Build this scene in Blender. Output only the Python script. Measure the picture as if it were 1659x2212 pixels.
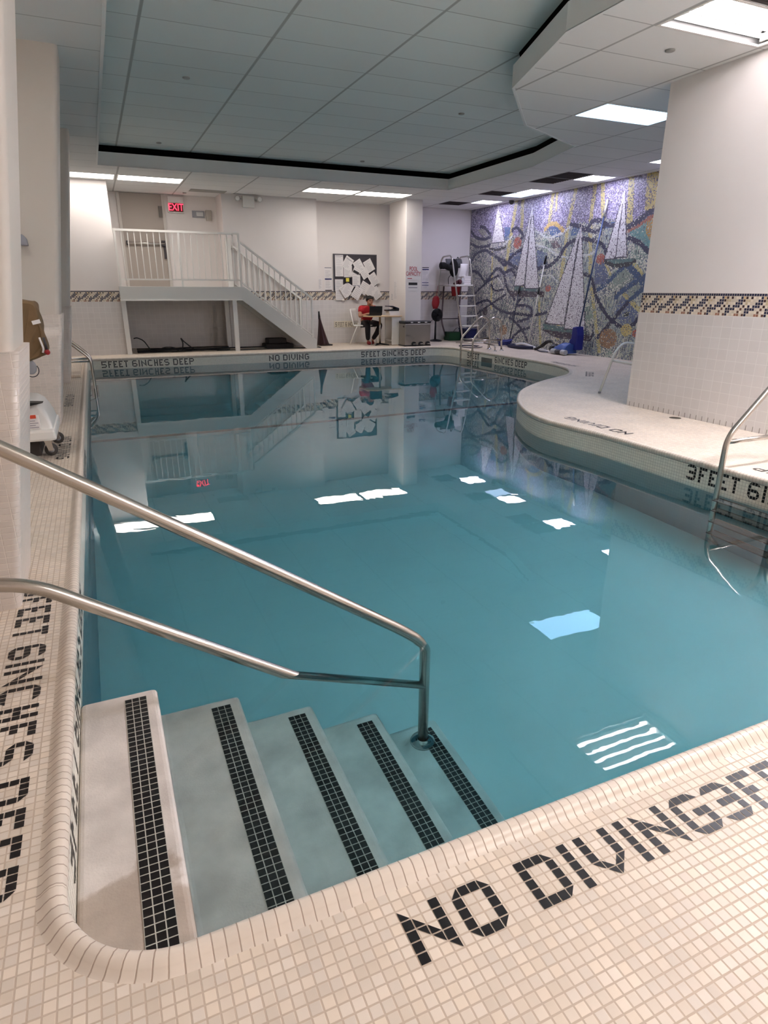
import bpy, bmesh, math, random
import numpy as np
from mathutils import Vector, Matrix
PI = math.pi
random.seed(7)
rng = np.random.default_rng(11)
for o in list(bpy.data.objects):
    bpy.data.objects.remove(o)
S = bpy.context.scene
COL = S.collection

# ------------------------------------------------------------------ camera, world, exposure
pitch, roll, yaw = -0.34040, 0.0023, 0.4170
cp, sp, cy, sy = math.cos(pitch), math.sin(pitch), math.cos(yaw), math.sin(yaw)
fwd = Vector((sy * cp, cy * cp, sp))
r0 = Vector((cy, -sy, 0))
u0 = r0.cross(fwd)
rr = math.cos(roll) * r0 + math.sin(roll) * u0
uu = -math.sin(roll) * r0 + math.cos(roll) * u0
cd = bpy.data.cameras.new('camera')
cam = bpy.data.objects.new('camera', cd)
COL.objects.link(cam)
cam.matrix_world = Matrix(((rr.x, uu.x, -fwd.x, 0), (rr.y, uu.y, -fwd.y, 0), (rr.z, uu.z, -fwd.z, 1.28), (0, 0, 0, 1)))
cd.sensor_fit = 'VERTICAL'
cd.sensor_height = 36.0
cd.sensor_width = 27.0
cd.lens = 1351.8 / 2212 * 36.0
cd.clip_start = 0.02
S.camera = cam
w = bpy.data.worlds.new('world')
S.world = w
w.use_nodes = True
w.node_tree.nodes['Background'].inputs[0].default_value = (0.6, 0.65, 0.7, 1)
w.node_tree.nodes['Background'].inputs[1].default_value = 0.02
S.view_settings.view_transform = 'Standard'
S.view_settings.look = 'None'
S.view_settings.gamma = 1.0
S.view_settings.use_curve_mapping = False
EXPOSURE = 1.75
S.view_settings.exposure = EXPOSURE
LAMP_FAR, FILL_PIER, LAMP_MURAL, LAMP_TUBE, LAMP_NOOK, FILL_DECK = 5.2, 34.0, 7.0, 7.0, 3.0, 8.3
S.cycles.use_adaptive_sampling = True
S.cycles.adaptive_threshold = 0.04
S.cycles.adaptive_min_samples = 16
S.cycles.max_bounces = 12
S.cycles.diffuse_bounces = 6
S.cycles.glossy_bounces = 5
S.cycles.transmission_bounces = 8
S.cycles.sample_clamp_indirect = 20.0
S.cycles.use_denoising = True

WATER = -0.19
SOFFIT = 3.273
RECESS = 3.58
PITCH = 0.0256

# ------------------------------------------------------------------ materials
def lin(c):
    return tuple(((v / 255) / 12.92 if v / 255 <= 0.04045 else ((v / 255 + 0.055) / 1.055) ** 2.4) for v in c) + (1,)

MATS = {}
def mat(name, col, rough=0.5, metal=0.0, spec=0.5, noise=0.0, nscale=6.0, bump=0.0, bscale=60.0, emit=None, estr=0.0, coat=0.0):
    if name in MATS:
        return MATS[name]
    m = bpy.data.materials.new(name)
    m.use_nodes = True
    nt = m.node_tree
    b = nt.nodes['Principled BSDF']
    b.inputs['Base Color'].default_value = lin(col)
    b.inputs['Roughness'].default_value = rough
    b.inputs['Metallic'].default_value = metal
    b.inputs['Specular IOR Level'].default_value = spec
    b.inputs['Coat Weight'].default_value = coat
    if emit:
        b.inputs['Emission Color'].default_value = lin(emit)
        b.inputs['Emission Strength'].default_value = estr
    geo = nt.nodes.new('ShaderNodeNewGeometry')
    if noise:
        n = nt.nodes.new('ShaderNodeTexNoise')
        n.inputs['Scale'].default_value = nscale
        n.inputs['Detail'].default_value = 5
        nt.links.new(geo.outputs['Position'], n.inputs['Vector'])
        mr = nt.nodes.new('ShaderNodeMapRange')
        mr.inputs[1].default_value = 0.25
        mr.inputs[2].default_value = 0.75
        mr.inputs[3].default_value = 1 - noise
        mr.inputs[4].default_value = 1 + noise * 0.5
        nt.links.new(n.outputs['Fac'], mr.inputs[0])
        mx = nt.nodes.new('ShaderNodeVectorMath')
        mx.operation = 'SCALE'
        mx.inputs[0].default_value = lin(col)[:3]
        nt.links.new(mr.outputs[0], mx.inputs['Scale'])
        nt.links.new(mx.outputs[0], b.inputs['Base Color'])
    if bump:
        n2 = nt.nodes.new('ShaderNodeTexNoise')
        n2.inputs['Scale'].default_value = bscale
        n2.inputs['Detail'].default_value = 3
        nt.links.new(geo.outputs['Position'], n2.inputs['Vector'])
        bp = nt.nodes.new('ShaderNodeBump')
        bp.inputs['Strength'].default_value = bump
        bp.inputs['Distance'].default_value = 0.004
        nt.links.new(n2.outputs['Fac'], bp.inputs['Height'])
        nt.links.new(bp.outputs[0], b.inputs['Normal'])
    MATS[name] = m
    return m

def wet_patch(m, c, r, tint):
    """an irregular damp brown stain soaked into a plaster"""
    nt = m.node_tree
    b = nt.nodes['Principled BSDF']
    src = b.inputs['Base Color'].links[0].from_socket
    geo = nt.nodes.new('ShaderNodeNewGeometry')
    n = nt.nodes.new('ShaderNodeTexNoise')
    n.inputs['Scale'].default_value = 7.0
    n.inputs['Detail'].default_value = 4
    nt.links.new(geo.outputs['Position'], n.inputs['Vector'])
    d = nt.nodes.new('ShaderNodeVectorMath')
    d.operation = 'DISTANCE'
    d.inputs[1].default_value = c
    nt.links.new(geo.outputs['Position'], d.inputs[0])
    a = nt.nodes.new('ShaderNodeMath')
    a.operation = 'MULTIPLY_ADD'
    a.inputs[1].default_value = 0.35
    nt.links.new(n.outputs['Fac'], a.inputs[0])
    nt.links.new(d.outputs['Value'], a.inputs[2])
    mr = nt.nodes.new('ShaderNodeMapRange')
    mr.inputs[1].default_value = r + 0.02
    mr.inputs[2].default_value = r - 0.01
    nt.links.new(a.outputs[0], mr.inputs[0])
    mx = nt.nodes.new('ShaderNodeMix')
    mx.data_type = 'RGBA'
    mx.blend_type = 'MULTIPLY'
    mx.inputs[7].default_value = tint
    nt.links.new(mr.outputs[0], mx.inputs[0])
    nt.links.new(src, mx.inputs[6])
    nt.links.new(mx.outputs[2], b.inputs['Base Color'])

def tilemat(name, col, grout, pu, pv, gu, gv, rough=0.35, var=0.08, ou=0.0, ov=0.0, bump=0.4, stain=0.0, attr=None, hue=0.0, stain_scale=1.3, offset=0.0):
    """tiles laid out in metres along the UV map: pitch, joint width, joint colour, a tint of its own for each tile"""
    m = bpy.data.materials.new(name)
    m.use_nodes = True
    nt = m.node_tree
    N, Lk = nt.nodes, nt.links
    b = N['Principled BSDF']
    b.inputs['Roughness'].default_value = rough
    uv = N.new('ShaderNodeUVMap')
    sep = N.new('ShaderNodeSeparateXYZ')
    Lk.new(uv.outputs[0], sep.inputs[0])
    def math_(op, a, bb=None, c=None):
        n = N.new('ShaderNodeMath')
        n.operation = op
        for i, v in enumerate((a, bb, c)):
            if v is None:
                continue
            if isinstance(v, (int, float)):
                n.inputs[i].default_value = v
            else:
                Lk.new(v, n.inputs[i])
        return n.outputs[0]
    vv = math_('DIVIDE', math_('SUBTRACT', sep.outputs[1], ov), pv)
    fv = math_('FLOOR', vv)
    uu_ = math_('DIVIDE', math_('SUBTRACT', sep.outputs[0], ou), pu)
    if offset:
        uu_ = math_('ADD', uu_, math_('MULTIPLY', math_('MODULO', fv, 2.0), offset))
    fu = math_('FLOOR', uu_)
    def edge(x, fl, p, g):
        fr = math_('SUBTRACT', x, fl)
        d = math_('MULTIPLY', math_('MINIMUM', fr, math_('SUBTRACT', 1.0, fr)), p)
        mr = N.new('ShaderNodeMapRange')
        mr.inputs[1].default_value = g * 0.35
        mr.inputs[2].default_value = g * 0.65
        Lk.new(d, mr.inputs[0])
        return mr.outputs[0]
    mask = math_('MULTIPLY', edge(uu_, fu, pu, gu), edge(vv, fv, pv, gv))
    cmb = N.new('ShaderNodeCombineXYZ')
    Lk.new(fu, cmb.inputs[0])
    Lk.new(fv, cmb.inputs[1])
    wn = N.new('ShaderNodeTexWhiteNoise')
    wn.noise_dimensions = '2D'
    Lk.new(cmb.outputs[0], wn.inputs['Vector'])
    if attr:
        base = N.new('ShaderNodeVertexColor')
        base.layer_name = attr
        bc = base.outputs[0]
    else:
        rgb = N.new('ShaderNodeRGB')
        rgb.outputs[0].default_value = lin(col)
        bc = rgb.outputs[0]
    hsv = N.new('ShaderNodeHueSaturation')
    Lk.new(bc, hsv.inputs['Color'])
    mr = N.new('ShaderNodeMapRange')
    mr.inputs[3].default_value = 1 - var
    mr.inputs[4].default_value = 1 + var * 0.7
    Lk.new(wn.outputs['Value'], mr.inputs[0])
    val = mr.outputs[0]
    if hue:
        sc = N.new('ShaderNodeSeparateColor')
        Lk.new(wn.outputs['Color'], sc.inputs[0])
        m2 = N.new('ShaderNodeMapRange')
        m2.inputs[3].default_value = 1 - hue
        m2.inputs[4].default_value = 1 + hue
        Lk.new(sc.outputs[1], m2.inputs[0])
        Lk.new(m2.outputs[0], hsv.inputs['Saturation'])
    if stain:
        geo = N.new('ShaderNodeNewGeometry')
        n = N.new('ShaderNodeTexNoise')
        n.inputs['Scale'].default_value = stain_scale
        n.inputs['Detail'].default_value = 6
        Lk.new(geo.outputs['Position'], n.inputs['Vector'])
        m3 = N.new('ShaderNodeMapRange')
        m3.inputs[1].default_value = 0.3
        m3.inputs[2].default_value = 0.7
        m3.inputs[3].default_value = 1 - stain
        m3.inputs[4].default_value = 1 + stain * 0.4
        Lk.new(n.outputs['Fac'], m3.inputs[0])
        val = math_('MULTIPLY', val, m3.outputs[0])
    Lk.new(val, hsv.inputs['Value'])
    mix = N.new('ShaderNodeMix')
    mix.data_type = 'RGBA'
    Lk.new(mask, mix.inputs[0])
    mix.inputs[6].default_value = lin(grout)
    Lk.new(hsv.outputs[0], mix.inputs[7])
    Lk.new(mix.outputs[2], b.inputs['Base Color'])
    mr2 = N.new('ShaderNodeMapRange')
    mr2.inputs[3].default_value = 0.85
    mr2.inputs[4].default_value = rough
    Lk.new(mask, mr2.inputs[0])
    Lk.new(mr2.outputs[0], b.inputs['Roughness'])
    if bump:
        bp = N.new('ShaderNodeBump')
        bp.inputs['Strength'].default_value = bump
        bp.inputs['Distance'].default_value = 0.0015
        Lk.new(mask, bp.inputs['Height'])
        Lk.new(bp.outputs[0], b.inputs['Normal'])
    MATS[name] = m
    return m

PLASTER = mat('painted_plaster', (226, 220, 216), 0.55, noise=0.02, nscale=2)
COLPAINT = mat('column_paint', (202, 195, 185), 0.55, noise=0.02, nscale=2)
DECK = tilemat('deck_mosaic', (223, 210, 193), (192, 175, 156), PITCH, PITCH, 0.0038, 0.0038, rough=0.42, var=0.10, stain=0.13, stain_scale=3.0, ou=0.427, ov=0.772 - PITCH * 40, bump=0.35, hue=0.12)
COPING = tilemat('coping_tile', (221, 209, 194), (174, 156, 140), 0.027, 5.0, 0.0028, 0.001, rough=0.3, var=0.07, bump=0.5, stain=0.05)
FASCIA = tilemat('fascia_mosaic', (232, 228, 214), (176, 172, 160), PITCH, PITCH, 0.0022, 0.0022, rough=0.3, var=0.05)
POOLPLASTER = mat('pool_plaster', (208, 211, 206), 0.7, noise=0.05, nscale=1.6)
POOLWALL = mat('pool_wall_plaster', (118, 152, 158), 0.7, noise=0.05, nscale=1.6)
STEPPLASTER = mat('step_plaster', (212, 204, 196), 0.7, noise=0.26, nscale=7.0, bump=0.25, bscale=150)
wet_patch(STEPPLASTER, (-0.13, 1.16, -0.178), 0.42, (0.70, 0.64, 0.58, 1))
WAINSCOT = tilemat('wainscot_tile', (212, 208, 205), (220, 217, 213), 0.108, 0.105, 0.0045, 0.0045, rough=0.22, var=0.025, bump=0.3)
COLTILE = tilemat('column_tile', (208, 199, 190), (222, 213, 203), 0.052, 0.0262, 0.003, 0.003, rough=0.3, var=0.04, bump=0.8)
BLACKTILE = mat('black_tile', (15, 13, 16), 0.4, noise=0.25, nscale=90)
BLACKSTRIP = tilemat('black_tread_tile', (12, 11, 14), (178, 176, 166), PITCH, PITCH, 0.003, 0.003, rough=0.3, var=0.3, bump=0.4)
BAND = tilemat('band_mosaic', (0, 0, 0), (205, 195, 180), 0.026, 0.026, 0.004, 0.004, rough=0.3, var=0.15, attr='tile_colour', ov=1.052)
MURAL = tilemat('mural_mosaic', (0, 0, 0), (126, 124, 126), 0.02, 0.02, 0.003, 0.003, rough=0.3, var=0.24, attr='tile_colour', hue=0.15, bump=0.3)
CEIL = tilemat('ceiling_tile', (226, 226, 224), (172, 172, 170), 1.2192, 0.6096, 0.028, 0.012, rough=0.9, var=0.02, ou=0.72, ov=4.61, bump=0.5)
RECESSTILE = tilemat('recess_tile', (222, 230, 228), (170, 176, 174), 1.2192, 0.6096, 0.03, 0.012, rough=0.9, var=0.03, ou=0.72, ov=4.61, bump=0.5)
TRIM = mat('ceiling_trim_paint', (226, 228, 226), 0.7)
STEEL = mat('brushed_steel', (190, 184, 176), 0.24, 1.0, bump=0.03, bscale=300)
CHROME = mat('chrome', (210, 210, 208), 0.12, 1.0)
ALU = mat('aluminium', (200, 196, 190), 0.3, 1.0)
WHITEPAINT = mat('white_metal_paint', (226, 224, 218), 0.4)
GREYPAINT = mat('stringer_paint', (206, 206, 201), 0.45)
WHITEPLASTIC = mat('white_plastic', (222, 220, 214), 0.35)
GREYPLASTIC = mat('grey_plastic', (150, 152, 158), 0.4)
BLACKPLASTIC = mat('black_plastic', (22, 22, 24), 0.4)
RUBBER = mat('grey_rubber', (70, 66, 62), 0.7)
PAPER = mat('paper', (226, 222, 220), 0.8)
INK = mat('printed_ink', (160, 156, 162), 0.8)
NAVYINK = mat('navy_ink', (50, 56, 104), 0.8)
REDINK = mat('red_ink', (176, 34, 48), 0.7)
BLACKINK = mat('black_ink', (40, 38, 42), 0.8)
CORK = mat('dark_board_cloth', (66, 62, 68), 0.9)
DARK = mat('dark_opening', (70, 62, 60), 0.9)
DOORPAINT = mat('door_paint', (168, 158, 148), 0.5)
RED = mat('red_plastic', (150, 22, 30), 0.5)
GREEN = mat('green_plastic', (22, 74, 44), 0.5)
BLUE = mat('blue_plastic', (26, 34, 120), 0.45)
MIDBLUE = mat('blue_shell_plastic', (52, 82, 150), 0.4)
NAVYHOSE = mat('navy_hose', (26, 30, 62), 0.5)
TAN = mat('tan_cover_fabric', (120, 96, 66), 0.85, noise=0.12, nscale=10)

# ------------------------------------------------------------------ mesh builder
ORG = {}
class MB:
    def __init__(s):
        s.v, s.f, s.uv, s.mi, s.sm, s.fc = [], [], [], [], [], []
    def face(s, pts, uv=None, mi=0, smooth=False, col=None):
        i = len(s.v)
        s.v += [tuple(p) for p in pts]
        s.f.append(list(range(i, i + len(pts))))
        s.uv.append(uv or [(0, 0)] * len(pts))
        s.mi.append(mi); s.sm.append(smooth); s.fc.append(col)
    def grid(s, rows, uvs=None, mi=0, smooth=True, close_u=False):
        """rows: list of equally long point lists"""
        i = len(s.v)
        n = len(rows[0])
        for r in rows:
            s.v += [tuple(p) for p in r]
        for a in range(len(rows) - 1):
            for b in range(n if close_u else n - 1):
                c = (b + 1) % n
                q = [i + a * n + b, i + a * n + c, i + (a + 1) * n + c, i + (a + 1) * n + b]
                s.f.append(q)
                if uvs:
                    s.uv.append([uvs[a][b], uvs[a][c], uvs[a + 1][c], uvs[a + 1][b]])
                else:
                    s.uv.append([(0, 0)] * 4)
                s.mi.append(mi); s.sm.append(smooth); s.fc.append(None)
        return i
    def box(s, lo, hi, mi=0, R=None, piv=None):
        (x0, y0, z0), (x1, y1, z1) = lo, hi
        P = [Vector(p) for p in ((x0, y0, z0), (x1, y0, z0), (x1, y1, z0), (x0, y1, z0), (x0, y0, z1), (x1, y0, z1), (x1, y1, z1), (x0, y1, z1))]
        if R is not None:
            c = Vector(piv) if piv is not None else Vector(((x0 + x1) / 2, (y0 + y1) / 2, (z0 + z1) / 2))
            P = [R @ (p - c) + c for p in P]
        i = len(s.v)
        s.v += [tuple(p) for p in P]
        Q = [Vector(p) for p in ((x0, y0, z0), (x1, y0, z0), (x1, y1, z0), (x0, y1, z0), (x0, y0, z1), (x1, y0, z1), (x1, y1, z1), (x0, y1, z1))]
        for q, ax in (((0, 3, 2, 1), 'xy'), ((4, 5, 6, 7), 'xy'), ((0, 1, 5, 4), 'xz'), ((2, 3, 7, 6), 'xz'), ((1, 2, 6, 5), 'yz'), ((3, 0, 4, 7), 'yz')):
            s.f.append([i + k for k in q])
            k0, k1 = 'xyz'.index(ax[0]), 'xyz'.index(ax[1])
            s.uv.append([(Q[k][k0], Q[k][k1]) for k in q])
            s.mi.append(mi); s.sm.append(False); s.fc.append(None)
    def bar(s, a, b, w_, h_, up=(0, 0, 1), mi=0):
        a, b = Vector(a), Vector(b)
        d = (b - a).normalized()
        sd = d.cross(Vector(up))
        if sd.length < 1e-4:
            sd = d.cross(Vector((0, 1, 0)))
        sd.normalize()
        u = sd.cross(d)
        P = [p + sd * (w_ / 2 * i) + u * (h_ / 2 * j) for p in (a, b) for i, j in ((-1, -1), (1, -1), (1, 1), (-1, 1))]
        i = len(s.v)
        s.v += [tuple(p) for p in P]
        for q in ((0, 1, 2, 3), (7, 6, 5, 4), (0, 4, 5, 1), (1, 5, 6, 2), (2, 6, 7, 3), (3, 7, 4, 0)):
            s.f.append([i + k for k in q]); s.uv.append([(0, 0)] * 4); s.mi.append(mi); s.sm.append(False); s.fc.append(None)
    def tube(s, path, r, n=12, mi=0, caps=True):
        path = [Vector(p) for p in path]
        rs = r if isinstance(r, (list, tuple)) else [r] * len(path)
        rows = []
        t0 = (path[1] - path[0]).normalized()
        ref = Vector((0, 0, 1)) if abs(t0.z) < 0.9 else Vector((1, 0, 0))
        nrm = t0.cross(ref).normalized()
        for k, p in enumerate(path):
            if k == 0: t = path[1] - path[0]
            elif k == len(path) - 1: t = path[-1] - path[-2]
            else: t = (path[k + 1] - p).normalized() + (p - path[k - 1]).normalized()
            t.normalize()
            nrm = (nrm - t * nrm.dot(t)).normalized()
            bn = t.cross(nrm)
            rows.append([p + (nrm * math.cos(2 * PI * j / n) + bn * math.sin(2 * PI * j / n)) * rs[k] for j in range(n)])
        i = s.grid(rows, mi=mi, close_u=True)
        if caps:
            for st, rev in ((i, True), (i + (len(path) - 1) * n, False)):
                q = list(range(st, st + n))
                s.f.append(q[::-1] if not rev else q)
                s.uv.append([(0, 0)] * n); s.mi.append(mi); s.sm.append(False); s.fc.append(None)
    def lathe(s, prof, c, axis='z', n=24, mi=0):
        rows = []
        for r, h in prof:
            row = []
            for j in range(n):
                a = 2 * PI * j / n
                x, y = r * math.cos(a), r * math.sin(a)
                row.append({'z': (c[0] + x, c[1] + y, c[2] + h), 'y': (c[0] + x, c[1] + h, c[2] + y), 'x': (c[0] + h, c[1] + x, c[2] + y)}[axis])
            rows.append(row)
        s.grid(rows, mi=mi, close_u=True)
    def prism(s, poly, axis, a, b, mi=0):
        """poly in the plane across axis, extruded from a to b"""
        def P(q, t):
            return {'y': (q[0], t, q[1]), 'x': (t, q[0], q[1]), 'z': (q[0], q[1], t)}[axis]
        n = len(poly)
        i = len(s.v)
        s.v += [P(q, a) for q in poly] + [P(q, b) for q in poly]
        for k in range(n):
            c = (k + 1) % n
            s.f.append([i + k, i + c, i + n + c, i + n + k])
            s.uv.append([(0, 0)] * 4); s.mi.append(mi); s.sm.append(False); s.fc.append(None)
        for q in (list(range(i, i + n)), list(range(i + n, i + 2 * n))[::-1]):
            s.f.append(q); s.uv.append([tuple(poly[(k - i) % n]) for k in q]); s.mi.append(mi); s.sm.append(False); s.fc.append(None)
    def ball(s, c, r, n=12, mi=0, sc=(1, 1, 1)):
        rows = []
        for k in range(n + 1):
            t = PI * k / n
            rr_ = max(math.sin(t), 1e-4)
            rows.append([(c[0] + sc[0] * r * rr_ * math.cos(2 * PI * j / (2 * n)), c[1] + sc[1] * r * rr_ * math.sin(2 * PI * j / (2 * n)), c[2] - sc[2] * r * math.cos(t)) for j in range(2 * n)])
        s.grid(rows, mi=mi, close_u=True)
    def build(s, name, mats, parent=None, bevel=0.0, bseg=2, weld=True, fixn=True, label=None):
        o0 = ORG.get(parent.name, Vector((0, 0, 0))) if parent else Vector((0, 0, 0))
        me = bpy.data.meshes.new(name)
        me.from_pydata([tuple(Vector(p) - o0) for p in s.v], [], s.f)
        ul = me.uv_layers.new(name='UVMap')
        flat = [c for f in s.uv for p in f for c in p]
        ul.data.foreach_set('uv', flat)
        if any(c is not None for c in s.fc):
            ca = me.color_attributes.new('tile_colour', 'FLOAT_COLOR', 'CORNER')
            cf = []
            for f, c in zip(s.f, s.fc):
                cf += list(c or (0, 0, 0, 1)) * len(f)
            ca.data.foreach_set('color', cf)
        me.polygons.foreach_set('material_index', s.mi)
        me.polygons.foreach_set('use_smooth', s.sm)
        for m in (mats if isinstance(mats, (list, tuple)) else [mats]):
            me.materials.append(m)
        if weld or fixn:
            bm = bmesh.new()
            bm.from_mesh(me)
            if weld:
                bmesh.ops.remove_doubles(bm, verts=bm.verts, dist=1e-5)
            if fixn:
                bmesh.ops.recalc_face_normals(bm, faces=bm.faces)
            bm.to_mesh(me)
            bm.free()
        ob = bpy.data.objects.new(name, me)
        COL.objects.link(ob)
        ORG[ob.name] = o0.copy()
        if parent:
            ob.parent = parent
        if bevel:
            bv = ob.modifiers.new('bevel', 'BEVEL')
            bv.width = bevel
            bv.segments = bseg
            bv.limit_method = 'ANGLE'
        if label:
            ob['label'] = label
        return ob

def tag(o, label=None, cat=None, group=None, kind=None):
    if label: o['label'] = label
    if cat: o['category'] = cat
    if group: o['group'] = group
    if kind: o['kind'] = kind
    return o

def thing(name, label, cat, loc=(0, 0, 0), group=None):
    o = bpy.data.objects.new(name, None)
    o.empty_display_size = 0.1
    COL.objects.link(o)
    o.location = loc
    ORG[o.name] = Vector(loc)
    return tag(o, label, cat, group)

def struct(o, label=None):
    return tag(o, label, kind='structure')

def round_path(pts, r, n=6):
    """polyline with its corners rounded to radius r"""
    P = [Vector(p) for p in pts]
    out = [P[0]]
    for k in range(1, len(P) - 1):
        a, b, c = P[k - 1], P[k], P[k + 1]
        da, dc = (a - b), (c - b)
        rr_ = r[k - 1] if isinstance(r, (list, tuple)) else r
        t = min(rr_, da.length * 0.49, dc.length * 0.49)
        p, q = b + da.normalized() * t, b + dc.normalized() * t
        for j in range(n + 1):
            f = j / n
            out.append((1 - f) ** 2 * p + 2 * f * (1 - f) * b + f ** 2 * q)
    out.append(P[-1])
    return out

def smooth_path(pts, n=8):
    P = [Vector(p) for p in pts]
    out = []
    for k in range(len(P) - 1):
        a, b, c, d = P[max(k - 1, 0)], P[k], P[k + 1], P[min(k + 2, len(P) - 1)]
        for j in range(n):
            t = j / n
            out.append(0.5 * ((2 * b) + (c - a) * t + (2 * a - 5 * b + 4 * c - d) * t * t + (3 * b - a - 3 * c + d) * t ** 3))
    out.append(P[-1])
    return out

# ------------------------------------------------------------------ pool outline
def arc(cx, cy, r, a0, a1, n):
    return [(cx + r * math.cos(math.radians(a0 + (a1 - a0) * k / n)), cy + r * math.sin(math.radians(a0 + (a1 - a0) * k / n))) for k in range(n + 1)]

def line(a, b, step=0.2):
    n = max(1, int(math.hypot(b[0] - a[0], b[1] - a[1]) / step))
    return [(a[0] + (b[0] - a[0]) * k / n, a[1] + (b[1] - a[1]) * k / n) for k in range(n + 1)]

XL, YN, YF = -0.24, 1.0, 13.66
OUT = arc(XL + 0.25, YN + 0.25, 0.25, 180, 270, 20) + line((0.01, YN), (3.97, YN)) + arc(3.97, YN + 0.25, 0.25, 270, 360, 8)
OUT += line((4.22, 1.25), (4.22, 4.5))
OUT += [tuple(p[:2]) for p in smooth_path([(4.22, 4.5, 0), (4.18, 4.95, 0), (4.17, 5.3, 0), (4.28, 5.72, 0), (4.52, 6.22, 0), (4.76, 6.58, 0), (5.07, 6.96, 0), (5.42, 7.28, 0), (5.95, 7.66, 0), (6.45, 7.94, 0), (6.82, 8.16, 0), (7.16, 8.5, 0), (7.44, 8.95, 0), (7.6, 9.5, 0), (7.66, 10.1, 0)], 10)]
OUT += line((7.66, 10.1), (7.66, 13.16)) + arc(7.16, 13.16, 0.5, 0, 90, 8) + line((7.16, YF), (XL + 0.1, YF)) + arc(XL + 0.1, YF - 0.1, 0.1, 90, 180, 4) + line((XL, YF - 0.1), (XL, YN + 0.25))
o2 = []
for p in OUT:
    if not o2 or math.hypot(p[0] - o2[-1][0], p[1] - o2[-1][1]) > 1e-4:
        o2.append(p)
if math.hypot(o2[0][0] - o2[-1][0], o2[0][1] - o2[-1][1]) < 1e-4:
    o2.pop()
OUT = o2
NO = len(OUT)
NRM, ARC = [], [0.0]
for k in range(NO):
    a, b = Vector(OUT[k - 1]), Vector(OUT[(k + 1) % NO])
    d = (b - a).normalized()
    NRM.append((d.y, -d.x))
    ARC.append(ARC[-1] + math.hypot(OUT[(k + 1) % NO][0] - OUT[k][0], OUT[(k + 1) % NO][1] - OUT[k][1]))

def offset(s):
    return [(p[0] + n[0] * s, p[1] + n[1] * s) for p, n in zip(OUT, NRM)]

def sweep(mb, prof, mi=0, smooth=True, vflip=False):
    """prof: list of (outward, z); swept round the pool outline"""
    vl = [0.0]
    for k in range(1, len(prof)):
        vl.append(vl[-1] + math.hypot(prof[k][0] - prof[k - 1][0], prof[k][1] - prof[k - 1][1]))
    for k in range(NO):
        c = (k + 1) % NO
        for j in range(len(prof) - 1):
            P = []
            for i_, jj in ((k, j), (c, j), (c, j + 1), (k, j + 1)):
                s, z = prof[jj]
                P.append((OUT[i_][0] + NRM[i_][0] * s, OUT[i_][1] + NRM[i_][1] * s, z))
            u0, u1 = ARC[k], ARC[k + 1]
            v0, v1 = (prof[j][1], prof[j + 1][1]) if vflip else (vl[j], vl[j + 1])
            mb.face(P, [(u0, v0), (u1, v0), (u1, v1), (u0, v1)], mi, smooth)

def fill_loops(name, loops, z, m, up=True, uvs=True):
    bm = bmesh.new()
    ed = []
    for L in loops:
        vs = [bm.verts.new((p[0], p[1], z)) for p in L]
        ed += [bm.edges.new((vs[k], vs[(k + 1) % len(vs)])) for k in range(len(vs))]
    bmesh.ops.triangle_fill(bm, edges=ed, use_beauty=True)
    for f in bm.faces:
        if (f.normal.z > 0) != up:
            f.normal_flip()
    ul = bm.loops.layers.uv.new('UVMap')
    for f in bm.faces:
        for l in f.loops:
            l[ul].uv = (l.vert.co.x, l.vert.co.y)
    me = bpy.data.meshes.new(name)
    bm.to_mesh(me)
    bm.free()
    me.materials.append(m)
    ob = bpy.data.objects.new(name, me)
    COL.objects.link(ob)
    ORG[ob.name] = Vector((0, 0, 0))
    return ob

def rect(x0, y0, x1, y1):
    return [(x0, y0), (x1, y0), (x1, y1), (x0, y1)]

# ------------------------------------------------------------------ floor, coping, basin, water
DRAIN = [(5.54 + 0.062 * math.cos(2 * PI * k / 20), 4.82 + 0.062 * math.sin(2 * PI * k / 20)) for k in range(20)]
floor = struct(fill_loops('floor', [rect(-1.7, -3.0, 9.5, 16.2), offset(0.052), DRAIN], 0.0, DECK), 'cream mosaic tiled pool deck')

mb = MB()
sweep(mb, [(0.004, -0.034), (-0.006, -0.026), (-0.011, -0.012), (-0.010, 0.004), (-0.004, 0.015), (0.008, 0.021), (0.022, 0.019), (0.034, 0.011), (0.043, 0.003), (0.052, 0.0)])
coping = struct(mb.build('pool_coping', COPING), 'rounded cream bullnose tile edge of the pool')

def floor_z(y):
    if y < 3.2: return -1.33
    if y < 8.4: return -1.33 - 0.17 * (y - 3.2) / 5.2
    if y < 10.6: return -1.5 - 0.37 * (y - 8.4) / 2.2
    return -1.87
mb = MB()
sweep(mb, [(0.0, -0.034), (0.0, -0.19 - PITCH * 2)], 0, True, True)
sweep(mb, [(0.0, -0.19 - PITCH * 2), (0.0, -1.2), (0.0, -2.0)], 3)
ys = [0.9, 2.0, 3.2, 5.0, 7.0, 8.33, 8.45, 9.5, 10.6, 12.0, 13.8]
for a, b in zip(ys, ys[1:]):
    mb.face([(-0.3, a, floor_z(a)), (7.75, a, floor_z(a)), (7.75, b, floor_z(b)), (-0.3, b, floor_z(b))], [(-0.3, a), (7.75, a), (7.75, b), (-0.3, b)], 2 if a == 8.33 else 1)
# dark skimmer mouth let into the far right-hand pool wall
basin = struct(mb.build('pool_basin', [FASCIA, POOLPLASTER, mat('break_line_tile', (52, 62, 72), 0.4), POOLWALL], fixn=False), 'tiled pool basin with pale plastered sides and floor')

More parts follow.
